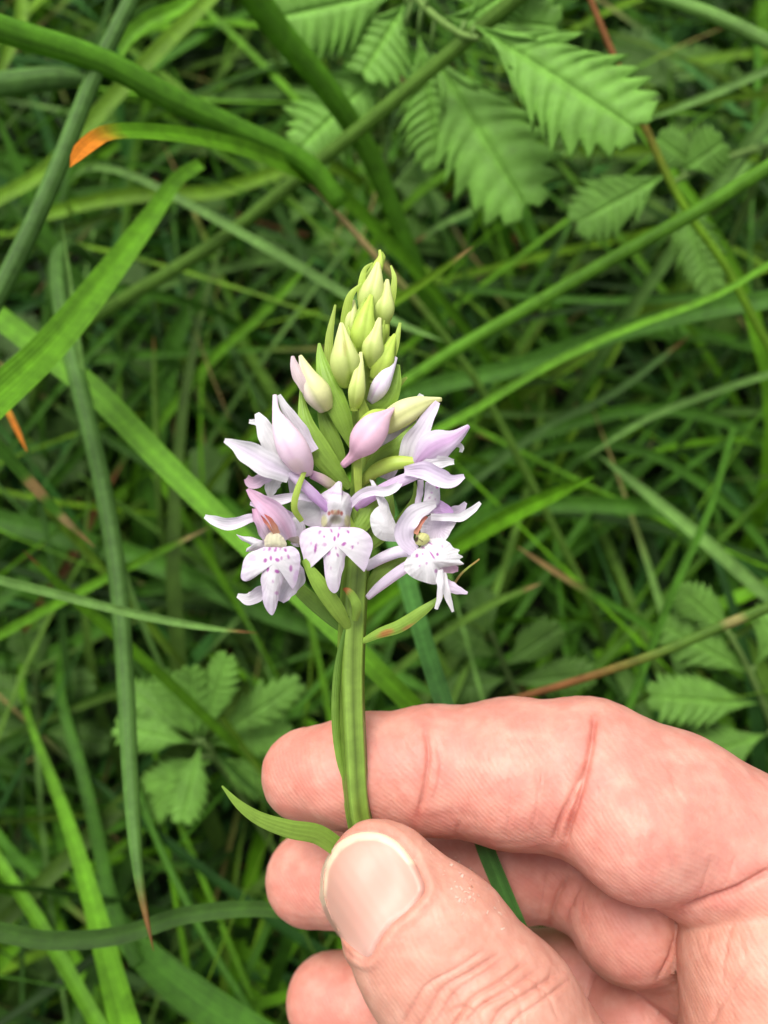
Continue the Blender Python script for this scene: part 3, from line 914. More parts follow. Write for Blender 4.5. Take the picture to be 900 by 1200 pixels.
# flexion creases: polyline in pixels, half width px, depth mm, redness, depth window mm
CREASE = [
    ([(497, 852), (502, 880), (499, 915), (490, 955)], 5.0, 0.45, 0.55, (108, 124)),
    ([(512, 865), (516, 900), (508, 940)], 4.0, 0.16, 0.2, (108, 124)),
    ([(697, 838), (692, 880), (680, 930), (668, 965), (662, 990)], 6.0, 0.65, 0.75, (100, 124)),
    ([(684, 905), (668, 935), (655, 962), (648, 986)], 4.5, 0.45, 0.55, (100, 124)),
    ([(676, 930), (660, 955), (652, 980)], 2.5, 0.25, 0.3, (100, 124)),
    ([(596, 905), (598, 945), (592, 980)], 3.0, 0.10, 0.1, (100, 124)),
    ([(628, 900), (630, 940), (622, 975)], 2.5, 0.10, 0.1, (100, 124)),
    ([(800, 1066), (830, 1054), (862, 1042), (905, 1018)], 7.0, 0.8, 0.5, (90, 124)),
    ([(832, 1008), (826, 1030), (815, 1055)], 2.5, 0.14, 0.12, (90, 124)),
    ([(862, 1000), (856, 1020), (848, 1040)], 2.5, 0.14, 0.12, (90, 124)),
    ([(742, 905), (752, 960), (748, 1010)], 5.0, 0.10, 0.05, (90, 124)),
    ([(664, 1030), (654, 1048), (648, 1066), (646, 1086)], 5.0, 0.50, 0.65, (112, 140)),
    ([(680, 1040), (668, 1062), (662, 1082)], 3.5, 0.30, 0.35, (112, 140)),
    ([(640, 1022), (636, 1050), (632, 1075)], 2.5, 0.2, 0.2, (112, 140)),
    ([(770, 1150), (785, 1120), (796, 1085)], 4.0, 0.3, 0.4, (105, 135)),
    ([(700, 1135), (690, 1160), (684, 1190)], 4.5, 0.45, 0.5, (122, 150)),
    ([(880, 1130), (850, 1170), (830, 1205)], 5.0, 0.2, 0.1, (90, 112)),
    ([(868, 1060), (850, 1110), (846, 1160)], 5.0, 0.12, 0.05, (90, 112)),
]
_w = []
for k, off in enumerate([(0, 0), (17, 6), (32, 10), (50, 20), (66, 30), (84, 40), (99, 54)]):     # knuckle folds on the back of the thumb
    ox, oy = off
    j = [(-1) ** q * (1.5 + (q * 7 + k * 3) % 4) for q in range(5)]
    _w.append(([(468 + ox * 0.9, 1206 + oy), (482 + ox + j[0], 1180 + oy * 0.9), (505 + ox + j[1], 1154 + oy * .8), (534 + ox, 1132 + oy * .75 + j[2]),
                (566 + ox, 1116 + oy * .7 + j[3])], 3.2 + (k % 3), (0.20, 0.30, 0.16, 0.34, 0.22, 0.36, 0.3)[k], 0.22, (84, 108)))
CREASE += _w + [
    ([(520, 1192), (540, 1180), (556, 1186), (566, 1206)], 3.0, 0.26, 0.2, (84, 108)),
    ([(545, 1200), (565, 1178), (596, 1166)], 3.0, 0.26, 0.2, (84, 108)),
    ([(590, 1150), (608, 1172), (612, 1200)], 2.5, 0.16, 0.15, (84, 108)),
    ([(612, 1140), (640, 1165), (655, 1195)], 2.5, 0.14, 0.12, (84, 108)),
    ([(402, 1108), (418, 1122), (432, 1130)], 2.0, 0.15, 0.35, (84, 112)),
]

_r = random.Random(5)
for _k in range(58):                                  # fine lines crossing the finger pads
    zone = _r.choice([(400, 480, 860, 960, 118), (530, 640, 845, 980, 118), (700, 800, 900, 1040, 116), (820, 890, 1080, 1190, 108), (640, 720, 1040, 1090, 130), (590, 680, 1110, 1200, 106)])
    x0, y0 = _r.uniform(zone[0], zone[1]), _r.uniform(zone[2], zone[3])
    a = _r.gauss(1.45, 0.28); L = _r.uniform(12, 34)
    CREASE.append(([(x0, y0), (x0 + math.cos(a) * L * .5 + _r.uniform(-3, 3), y0 + math.sin(a) * L * .5), (x0 + math.cos(a) * L, y0 + math.sin(a) * L)],
                   _r.uniform(2.2, 3.4), _r.uniform(0.05, 0.12), _r.uniform(0.03, 0.12), (zone[4] - 26, zone[4] + 8)))


def build_hand():
    h = 0.8
    lo = np.array([-24.0, -212.0, -166.0]); hi = np.array([205.0, -16.0, -84.0])
    nx, ny, nz = ((hi - lo) / h).astype(int) + 1
    xs, ys, zs = lo[0] + h * np.arange(nx), lo[1] + h * np.arange(ny), lo[2] + h * np.arange(nz)
    G = np.empty((nx, ny, nz), dtype=np.float32)
    # coarse pass first; only blocks near the skin are sampled finely
    for i0 in range(0, nx, 24):
        for j0 in range(0, ny, 24):
            for k0 in range(0, nz, 24):
                bx, by, bz = xs[i0:i0 + 24], ys[j0:j0 + 24], zs[k0:k0 + 24]
                cen = np.array([[bx.mean(), by.mean(), bz.mean()]])
                v = sdf(cen)[0]
                if abs(v) > 24:
                    G[i0:i0 + 24, j0:j0 + 24, k0:k0 + 24] = v
                    continue
                P = np.stack(np.meshgrid(bx, by, bz, indexing='ij'), -1).reshape(-1, 3)
                G[i0:i0 + 24, j0:j0 + 24, k0:k0 + 24] = sdf(P).reshape(len(bx), len(by), len(bz))
    G[0] = G[-1] = 5; G[:, 0] = G[:, -1] = 5; G[:, :, 0] = G[:, :, -1] = 5
    V, Q = surface_nets(G, lo, h)
    # finer mesh where the photograph looks at it
    bm = bmesh.new()
    vs = [bm.verts.new(v) for v in V]
    for q in Q:
        try: bm.faces.new([vs[i] for i in q])
        except ValueError: pass
    px, py = pix(V)
    roi = (px > 270) & (px < 960) & (py > 790) & (py < 1250)
    bm.verts.index_update()
    ed = [e for e in bm.edges if roi[e.verts[0].index] and roi[e.verts[1].index]]
    bmesh.ops.subdivide_edges(bm, edges=ed, cuts=1, use_grid_fill=True)
    bm.verts.index_update()
    V = np.array([v.co for v in bm.verts])
    px, py = pix(V)
    near = np.zeros(len(V), dtype=bool)
    for poly, w, dp, rd, (d0, d1) in CREASE:
        m = (-V[:, 2] > d0) & (-V[:, 2] < d1)
        near[m] |= polydist(px[m], py[m], spline(poly, 12)) < 13
    m = (-V[:, 2] < 110) & (px > 340) & (px < 540) & (py > 940) & (py < 1160)
    near[m] |= polydist(px[m], py[m], NAIL, True) < 14
    ed = [e for e in bm.edges if near[e.verts[0].index] and near[e.verts[1].index]]
    bmesh.ops.subdivide_edges(bm, edges=ed, cuts=1, use_grid_fill=True)
    bm.verts.index_update()
    V = np.array([v.co for v in bm.verts])
    faces = [tuple(v.index for v in f.verts) for f in bm.faces]
    bm.free()
    for _ in range(3):
        g = grad(V)
        V = V - g * (sdf(V) / np.maximum((g * g).sum(1), 0.3))[:, None]
    N = nrmz(grad(V))
    px, py = pix(V); dep = -V[:, 2]
    view = nrmz(-V)
    fac = smoothstep(0.0, 0.35, (N * view).sum(1))
    disp = np.zeros(len(V)); red = np.zeros(len(V))
    # gentle unevenness of the flesh
    disp += 0.05 * np.sin(V[:, 0] * 0.55 + 1.7 * np.sin(V[:, 1] * 0.4)) * np.sin(V[:, 1] * 0.6 + V[:, 2] * 0.5)
    disp += 0.035 * np.sin(V[:, 0] * 1.9 + 2 * np.sin(V[:, 2] * 1.1)) * np.sin(V[:, 1] * 2.1 + V[:, 0])
    for poly, w, dp, rd, (d0, d1) in CREASE:
        w = w * 0.55
        dp = dp * 0.85
        P2 = spline(poly, 18)
        m = (dep > d0) & (dep < d1) & (px > P2[:, 0].min() - 40) & (px < P2[:, 0].max() + 40) & (py > P2[:, 1].min() - 40) & (py < P2[:, 1].max() + 40)
        dd = polydist(px[m], py[m], P2)
        # fade toward the ends of the fold
        e = np.minimum(np.hypot(px[m] - P2[0, 0], py[m] - P2[0, 1]), np.hypot(px[m] - P2[-1, 0], py[m] - P2[-1, 1]))
        end = smoothstep(-6, 14, e)
        prof = np.exp(-(dd / w) ** 2)
        disp[m] -= (dp * prof - 0.22 * dp * np.exp(-((dd - 4.0 * w) / (2.4 * w)) ** 2)) * fac[m] * end
        red[m] = np.maximum(red[m], rd * (0.6 * np.exp(-(dd / (w * 1.4)) ** 2) + 0.4 * np.exp(-(dd / (w * 4.5)) ** 2)) * fac[m])
    # nail bed and the folds of skin round it
    mt = (dep < 112) & (px > 340) & (px < 540) & (py > 940) & (py < 1160) & (fac > 0)
    sdn = polydist(px, py, NAIL, True)
    sdn = np.where(inpoly(px, py, NAIL), -sdn, sdn)
    fre = smoothstep(14, 3, polydist(px, py, FREE))
    nail_in = smoothstep(1.0, -7.0, sdn) * mt
    disp -= 0.55 * nail_in
    disp += 0.42 * np.exp(-((sdn - 7) / 7.0) ** 2) * mt * (1 - 0.75 * fre)
    red = np.maximum(red, 0.30 * np.exp(-((sdn - 2) / 4.0) ** 2) * mt)
    V = V + N * disp[:, None]
    bed = nail_basis(px, py) @ NAILFIT + 0.45
    kb = smoothstep(0.0, -6.0, sdn) * mt
    dn = -V[:, 2]
    V = V * ((dn + (np.maximum(bed, dn) - dn) * kb) / dn)[:, None]
    # pigment: pink palm side, tanner back of the thumb, flushed tips and creases
    base = np.repeat(np.array([[0.60, 0.245, 0.192]]), len(V), 0)
    thumb = np.minimum.reduce([rcone(V, a[0], b[0], a[1], b[1]) for a, b in zip(CHAINS['thumb'][:-1], CHAINS['thumb'][1:])])
    ft = smoothstep(3.0, 0.5, thumb) * smoothstep(112, 108, dep)
    base = base * (1 - ft[:, None]) + np.array([0.55, 0.262, 0.190]) * ft[:, None]
    web = smoothstep(3, 0, rcone(V, C(908, 1128, 111.5), C(925, 1270, 110), 12.0, 13.0))
    base = base * (1 - web[:, None] * 0.7) + np.array([0.60, 0.30, 0.21]) * web[:, None] * 0.7
    for k in ('index', 'middle', 'ring', 'little'):
        a, r = CHAINS[k][0]
        f = smoothstep(22, 6, np.linalg.norm(V - a, axis=1)) * 0.55
        base = base * (1 - f[:, None]) + np.array([0.60, 0.215, 0.160]) * f[:, None]
    f = red[:, None]
    base = base * (1 - f) + np.array([0.42, 0.10, 0.07]) * f
    W = Wd(V)
    o = mk('hand', W, faces, M_SKIN, cols=base, origin=Wd(WR))
    tag(o, 'bare right hand pinching the orchid stem between thumb and forefinger', 'hand')
    return o


NCX, NCY = 436, 1046


def nail_fit():
    gx, gy = np.meshgrid(np.linspace(372, 500, 40), np.linspace(974, 1126, 40))
    x, y = gx.ravel(), gy.ravel()
    m = inpoly(x, y, NAIL)
    x, y = x[m], y[m]
    d = -trace(x, y)[:, 2]
    w = smoothstep(-2, 14, polydist(x, y, NAIL, True)) + 0.15
    A = nail_basis(x, y)
    return np.linalg.lstsq(A * w[:, None], d * w, rcond=None)[0]


def nail_basis(x, y):
    qx, qy = (x - NCX) / 60, (y - NCY) / 60
    return np.stack([qx ** i * qy ** j for i in range(4) for j in range(4 - i)], 1)


def build_thumb_nail(hand):
    cx, cy = NCX, NCY
    rings, m = 26, len(NAIL)
    r = np.linspace(0, 1, rings + 1)[1:]
    X = cx + (NAIL[None, :, 0] - cx) * r[:, None]; Y = cy + (NAIL[None, :, 1] - cy) * r[:, None]
    x = np.concatenate([[cx], X.ravel()]); y = np.concatenate([[cy], Y.ravel()])
    S = trace(x, y)
    sdn = polydist(x, y, NAIL, True)
    df = polydist(x, y, FREE)
    fe = smoothstep(26, 4, df)
    plate = nail_basis(x, y) @ NAILFIT - 0.12
    # tucked under the side folds, standing clear at the free edge
    k = smoothstep(-2, 9, sdn)
    d = plate * k + (-S[:, 2] + 0.25 - 0.45 * fe) * (1 - k)
    V = C(x, y, d)
    V = np.concatenate([V, C(x[-m:], y[-m:], d[-m:] + 0.8)])
    i = 1 + np.arange((rings + 1) * m).reshape(rings + 1, m)
    j = np.roll(i, -1, 1)
    faces = [tuple(q) for q in np.stack([i[:-1], i[1:], j[1:], j[:-1]], -1).reshape(-1, 4)] + [(0, a, b) for a, b in zip(i[0], j[0])]
    ax = np.array([0.55, 0.835])
    along = ((x - cx) * ax[0] + (y - cy) * ax[1])
    pink = np.array([0.60, 0.325, 0.255]); pale = np.array([0.61, 0.36, 0.30])
    f = smoothstep(10, 70, along)[:, None]
    c = pink * (1 - f) + pale * f
    w = (smoothstep(9.5, 6.0, df))[:, None]
    c = c * (1 - w) + np.array([0.76, 0.60, 0.42]) * w
    line = (np.exp(-((df - 11.0) / 2.0) ** 2) * 0.35)[:, None]
    c = c * (1 - line) + np.array([0.60, 0.30, 0.22]) * line
    c = np.concatenate([c, c[-m:]])
    side = (x - cx) * ax[1] - (y - cy) * ax[0]
    bl = np.stack([side / 6, along / 60, 0 * x], -1)
    bl = np.concatenate([bl, bl[-m:]])
    mk('thumb_nail', Wd(V), faces, M_NAIL, hand, cols=c, bl=bl)


def build_other_nails(hand):
    for k in ('index', 'middle', 'ring', 'little'):
        (a, ra), (b, rb) = CHAINS[k][0], CHAINS[k][1]
        ax = nrmz(a - b); up = np.array([0, 0, -1.0]); up = nrmz(up - ax * (up @ ax)); sd_ = np.cross(ax, up)
        u, v = np.meshgrid(np.linspace(-1, 1, 13), np.linspace(-1, 1, 13), indexing='ij')
        rr = np.maximum(np.abs(u), np.abs(v)); th = np.arctan2(v, u); s = rr
        U = np.cos(th) * s * 5.0; Vv = np.sin(th) * s * 5.6
        base = a - ax * 1.0
        ang = U / ra
        P = base + np.outer(Vv.ravel(), ax) + np.outer((np.sin(ang) * ra).ravel(), sd_) + np.outer((np.cos(ang) * ra).ravel(), up) * 0.97
        for _ in range(4):
            g = grad(P); P = P - g * (sdf(P) / np.maximum((g * g).sum(1), 0.3))[:, None]
        N = nrmz(grad(P, 0.6))
        P = P + N * (0.35 * (1 - s.ravel() ** 3) - 0.12)[:, None]
        i = np.arange(169).reshape(13, 13)
        Q = np.stack([i[:-1, :-1], i[1:, :-1], i[1:, 1:], i[:-1, 1:]], -1).reshape(-1, 4)
        mk('finger_nail', Wd(P), Q, M_NAIL, hand, cols=np.repeat(np.array([[0.68, 0.42, 0.34]]), 169, 0),
           bl=np.stack([U.ravel(), Vv.ravel(), 0 * U.ravel()], -1))


def build_flakes(hand):
    n = 46
    x = np.concatenate([rng.normal(545, 26, n), [553]]); y = 1015 + (x - 500) * 0.62 + np.concatenate([rng.normal(0, 15, n), [-9]])
    S = trace(x, y); N = nrmz(grad(S))
    VV, QQ = [], []
    for k in range(len(x)):
        a = rng.normal(0, 1, 3); t1 = nrmz(np.cross(N[k], a)); t2 = np.cross(N[k], t1)
        L, w = (rng.uniform(0.18, 0.55), rng.uniform(0.06, 0.2)) if k < n else (1.1, 0.14)
        lift = rng.uniform(0.1, 0.35) if k < n else 0.9
        p = S[k] + N[k] * 0.03
        q = [p - t2 * w, p + t2 * w, p + t1 * L + t2 * w * 0.5 + N[k] * lift * L, p + t1 * L - t2 * w * 0.5 + N[k] * lift * L,
             p - t2 * w - N[k] * 0.08, p + t2 * w - N[k] * 0.08]
        o = 6 * k
        VV += q; QQ += [(o, o + 1, o + 2, o + 3), (o + 4, o + 3, o + 2, o + 5), (o, o + 4, o + 5, o + 1)]
    o = mk('peeling_skin', Wd(np.array(VV)), QQ, M_SKIN, hand, cols=np.repeat(np.array([[0.72, 0.52, 0.38]]), len(VV), 0), smooth=False)
    o['kind'] = 'stuff'


def trace(px, py, d0=80.0, steps=60):
    dirv = C(px, py, 1.0)
    t = np.full(np.shape(px), d0)
    for _ in range(steps):
        t = t + np.clip(sdf(dirv * t[:, None]), -3, 3) * 0.85
    return dirv * t[:, None]


NAILFIT = nail_fit()
HAND = build_hand()
build_thumb_nail(HAND)
build_other_nails(HAND)
build_flakes(HAND)

# ------------------------------------------------------------------ orchid
WHITE = np.array([0.88, 0.86, 0.88]); LAV = np.array([0.82, 0.73, 0.85]); PINK = np.array([0.81, 0.54, 0.70]); LILAC = np.array([0.68, 0.42, 0.74])
CREAM = np.array([0.80, 0.80, 0.38]); LIME = np.array([0.48, 0.64, 0.10]); GREEN = np.array([0.245, 0.40, 0.055]); DGREEN = np.array([0.085, 0.19, 0.025])
MAG = np.array([0.50, 0.09, 0.46]); REDC = np.array([0.55, 0.10, 0.09])
stem_pts = [(441, 318, 114.5, 6), (436, 360, 114.8, 13), (434, 400, 115, 17), (430, 480, 115.4, 16), (427, 560, 115.2, 14), (420, 640, 115, 14.5), (414, 720, 114.4, 15.5), (412, 800, 113.6, 15),
            (415, 880, 112.6, 14.5), (420, 950, 112.6, 14), (432, 1000, 114.6, 14), (446, 1060, 118, 14), (462, 1130, 121, 14), (490, 1230, 124, 14), (520, 1330, 132, 13),
            (560, 1500, 160, 13), (590, 1600, 220, 12)]
SP = spline(np.array(stem_pts, dtype=float), 120)
stemW = Wd(C(SP[:, 0], SP[:, 1], SP[:, 2]))
tail = stemW[-1]
foot = tail + np.array([0.006, 0.012, 0]); foot[2] = -0.004
tt = np.linspace(0, 1, 12)[1:, None]
stem_all = np.concatenate([stemW, tail * (1 - tt) + foot * tt])
stem_r = np.concatenate([SP[:, 3] * SP[:, 2] / F * 0.001, np.full(11, 0.0020)])
ORCHID = empty('orchid', foot)
tag(ORCHID, 'spotted orchid with pale lilac flowers and a spike of green buds, held in the hand', 'orchid')


def stem_mesh():
    P, r = stem_all, stem_r
    n, k = len(P), 22
    T = nrmz(np.gradient(P, axis=0)); ref = nrmz(CL - P)
    s = nrmz(np.cross(T, ref)); nn = np.cross(s, T)
    a = np.linspace(0, 2 * np.pi, k, endpoint=False)
    rib = 1 + 0.10 * np.cos(a * 5 + 0.6) + 0.03 * np.cos(a * 11)
    V = P[:, None] + (r[:, None] * rib[None])[:, :, None] * (np.cos(a)[None, :, None] * s[:, None] + np.sin(a)[None, :, None] * nn[:, None])
    i = np.arange(n * k).reshape(n, k); j = np.roll(i, -1, 1)
    faces = [tuple(q) for q in np.stack([i[:-1], j[:-1], j[1:], i[1:]], -1).reshape(-1, 4)] + [tuple(i[0][::-1]), tuple(i[-1])]
    y = np.concatenate([SP[:, 1], np.full(11, 1700)])
    f = smoothstep(330, 640, y)[:, None]
    c = LIME * 0.8 * (1 - f) + GREEN * 0.64 * f
    str_ = (0.72 + 0.5 * (np.cos(a * 5 + 0.6) * 0.5 + 0.5))[None, :, None]
    cols = c[:, None] * str_
    bl = np.stack([np.repeat((a / np.pi)[None], n, 0), np.repeat(np.linspace(0, 1, n)[:, None], k, 1), np.zeros((n, k))], -1)
    mk('stem', V.reshape(-1, 3), faces, M_STEM, ORCHID, cols=cols.reshape(-1, 3), bl=bl.reshape(-1, 3))


stem_mesh()


def strip(name, pts, hws, c0, c1, parent, mat=None, cup=0.25, roll=0.0, n=22, thick=0.0, spots=None, mid=None, tipc=None, wave=0.0):
    """petal, sepal, bract or leaf: a cupped, tapering blade along a line in space"""
    mat = mat or M_PETAL
    A = np.array([(x, y, d, w) for (x, y, d), w in zip(pts, hws)], dtype=float)
    R = spline(A, n)
    P = C(R[:, 0], R[:, 1], R[:, 2])
    hw = np.maximum(R[:, 3], 0.35) * R[:, 2] / F
    sd0 = rng.uniform(0, 6.28, 4)
    T = nrmz(np.gradient(P, axis=0)); ref = nrmz(-P)
    s = nrmz(np.cross(T, ref)); nn = np.cross(s, T)
    cr, sr = math.cos(roll), math.sin(roll)
    s, nn = s * cr + nn * sr, nn * cr - s * sr
    top = np.array([-1, -0.8, -0.6, -0.4, -0.2, 0, 0.2, 0.4, 0.6, 0.8, 1.0]); bot = np.array([1, 0.7, 0.35, 0, -0.35, -0.7, -1])
    U = np.concatenate([top, bot]); K = len(U)
    th = 0.09 + thick
    if mat is M_PETAL and name in ('sepal', 'petal', 'lip_lobe') and rng.uniform() < 0.6: cup = -cup
    hs = -cup * 0.6 * np.abs(U) ** 2
    t = np.linspace(0, 1, n)
    V = P[:, None] + (U[None] * hw[:, None])[..., None] * s[:, None] + (hs[None] * hw[:, None])[..., None] * nn[:, None]
    V[:, len(top):] -= th * (1 - bot ** 2)[None, :, None] * nn[:, None] * np.minimum(1, hw[:, None, None] / 0.5)
    if mat is M_PETAL:
        uu_, tt_ = U[None, :], t[:, None]
        bump = 0.22 * np.sin(tt_ * 7 + uu_ * 2.2 + sd0[0]) * np.abs(uu_) + 0.12 * np.sin(tt_ * 15 + sd0[1] - uu_ * 3) * np.abs(uu_) - 0.10 * np.exp(-(uu_ / 0.22) ** 2) * np.sin(np.pi * tt_)
        V += (bump * np.minimum(1, hw[:, None] / 1.2))[..., None] * nn[:, None]
        V += (0.06 * uu_ * np.sin(tt_ * 19 + sd0[2] + uu_) * np.minimum(1, hw[:, None]))[..., None] * s[:, None]
    if wave: V += (wave * np.sin(t * 17)[:, None] * np.abs(U)[None])[..., None] * nn[:, None]
    i = np.arange(n * K).reshape(n, K); j = np.roll(i, -1, 1)
    keep = [q for q in range(K) if q not in (len(top) - 1, K - 1)]
    faces = [tuple(q) for q in np.stack([i[:-1], j[:-1], j[1:], i[1:]], -1)[:, keep].reshape(-1, 4)]
    c = c0 * (1 - t[:, None]) + c1 * t[:, None]
    cols = np.repeat(c[:, None], K, 1)
    if mid is not None:
        f = np.exp(-(U / 0.45) ** 2)[None, :, None] * 0.75
        cols = cols * (1 - f) + mid * f
    if tipc is not None:
        f = smoothstep(0.72, 0.95, t)[:, None, None]
        cols = cols * (1 - f) + tipc * f
    x, y = pix(V)
    cols = spot(cols, x, y, spots)
    bl = np.stack([np.repeat(U[None], n, 0), np.repeat(t[:, None], K, 1), np.zeros((n, K))], -1)
    return mk(name, Wd(V.reshape(-1, 3)), faces, mat, parent, cols=cols.reshape(-1, 3), bl=bl.reshape(-1, 3))


def spot(cols, x, y, spots):
    for sp in spots or []:
        sx, sy, rx, ry, an, cc, st = sp
        ca, sa = math.cos(an), math.sin(an)
        u = ((x - sx) * ca + (y - sy) * sa) / rx; v = (-(x - sx) * sa + (y - sy) * ca) / ry
        f = (smoothstep(1.05, 0.5, np.sqrt(u * u + v * v)) * st)[..., None]
        cols = cols * (1 - f) + cc * f
    return cols


def loft(name, pts, rad, c0, c1, parent, mat=None, n=26, k=30, ridge=0.05, nr=3, ph=0.5, flat=0.9, seam=None, spots=None, side=None):
    """bud, ovary or spur: a closed swelling along a line, with seams where its segments meet"""
    mat = mat or M_BUD
    A = np.array([(x, y, d, w) for (x, y, d), w in zip(pts, rad)], dtype=float)
    R = spline(A, n)
    P = C(R[:, 0], R[:, 1], R[:, 2]); r = np.maximum(R[:, 3], 0.5) * R[:, 2] / F
    T = nrmz(np.gradient(P, axis=0)); ref = nrmz(-P)
    s = nrmz(np.cross(T, ref)); nn = np.cross(s, T)
    a = np.linspace(0, 2 * np.pi, k, endpoint=False)
    rb = 1 - 1.6 * ridge * np.exp(-(np.sin((a * nr + ph) / 2) / 0.30) ** 2) + ridge * 0.6 * np.abs(np.sin((a * nr + ph) / 2))
    V = P[:, None] + (r[:, None] * rb[None])[..., None] * (np.cos(a)[None, :, None] * s[:, None] + flat * np.sin(a)[None, :, None] * nn[:, None])
    i = np.arange(n * k).reshape(n, k); j = np.roll(i, -1, 1)
    faces = [tuple(q) for q in np.stack([i[:-1], j[:-1], j[1:], i[1:]], -1).reshape(-1, 4)] + [tuple(i[0][::-1]), tuple(i[-1])]
    t = np.linspace(0, 1, n)
    c = c0 * (1 - t[:, None]) + c1 * t[:, None]
    cols = np.repeat(c[:, None], k, 1)
    if seam is not None:
        f = (np.exp(-((np.abs(np.sin((a * nr + ph) / 2))) / 0.22) ** 2) * 0.6)[None, :, None]
        cols = cols * (1 - f) + seam * f
    if side is not None:
        f = smoothstep(0.0, 0.9, -np.cos(a))[None, :, None] * 0.8
        cols = cols * (1 - f) + side * f
    x, y = pix(V)
    cols = spot(cols, x, y, spots)
    bl = np.stack([np.repeat((a / np.pi)[None], n, 0), np.repeat(t[:, None], k, 1), np.zeros((n, k))], -1)
    return mk(name, Wd(V.reshape(-1, 3)), faces, mat, parent, cols=cols.reshape(-1, 3), bl=bl.reshape(-1, 3))


def patch(name, outline, cen, d0, parent, c0, c1, bulge=0.0, tilt=(0, 0), kick=0.0, spots=None, rings=22, m=110, th=0.10, mat=None, dents=None, ruffle=0.0):
    """lip or hood: an outline with its own relief; bulge > 0 swells toward the viewer, kick bends the lobes back"""
    O = spline(np.array(list(outline) + [outline[0]], dtype=float), m + 1)[:-1]
    cx, cy = cen
    r = np.linspace(0, 1, rings + 1)[1:]
    X = np.concatenate([[cx], (cx + (O[None, :, 0] - cx) * r[:, None]).ravel()])
    Y = np.concatenate([[cy], (cy + (O[None, :, 1] - cy) * r[:, None]).ravel()])
    rr = np.concatenate([[0], np.repeat(r, m)])
    px_mm = d0 / F
    R = np.hypot(X - cx, Y - cy) * px_mm
    an = np.concatenate([[0], np.tile(np.linspace(0, 2 * np.pi, m, endpoint=False), rings)])
    D = d0 + tilt[0] * (X - cx) * px_mm + tilt[1] * (Y - cy) * px_mm - bulge * (1 - rr ** 2) + kick * R ** 2
    D = D + (ruffle + 0.05) * rr ** 3 * np.sin(an * 13 + 2 * np.sin(an * 3)) + 0.05 * rr ** 2 * np.sin(an * 29 + 1)
    for (dx, dy, rad, amt) in dents or []:
        D = D + amt * np.exp(-(((X - dx) ** 2 + (Y - dy) ** 2) / rad ** 2))
    Vt = C(X, Y, D)
    Vb = C(X, Y, D + th * (1 - rr ** 4))
    nt = len(Vt)
    i = 1 + np.arange(rings * m).reshape(rings, m); j = np.roll(i, -1, 1)
    faces = [tuple(q) for q in np.stack([i[:-1], i[1:], j[1:], j[:-1]], -1).reshape(-1, 4)] + [(0, a, b) for a, b in zip(i[0], j[0])]
    ib = i + nt; jb = np.roll(ib, -1, 1)
    faces += [tuple(q) for q in np.stack([ib[:-1], jb[:-1], jb[1:], ib[1:]], -1).reshape(-1, 4)] + [(nt, b, a) for a, b in zip(ib[0], jb[0])]
    f = (rr ** 3)[:, None]
    c = c0 * (1 - f) + c1 * f
    c = spot(c, X, Y, spots)
    c = np.concatenate([c, c])
    V = np.concatenate([Vt, Vb])
    bl = np.stack([np.cos(an) * rr, rr, 0 * rr], -1)
    bl = np.concatenate([bl, bl])
    return mk(name, Wd(V), faces, mat or M_PETAL, parent, cols=c, bl=bl)


def Z5(pts): return [(235 + x * .15556, 560 + y * .15556) for x, y in pts]
def Z6(pts): return [(330 + x * .14444, 550 + y * .14444) for x, y in pts]
def Z8(pts): return [(420 + x * .16667, 560 + y * .16667) for x, y in pts]


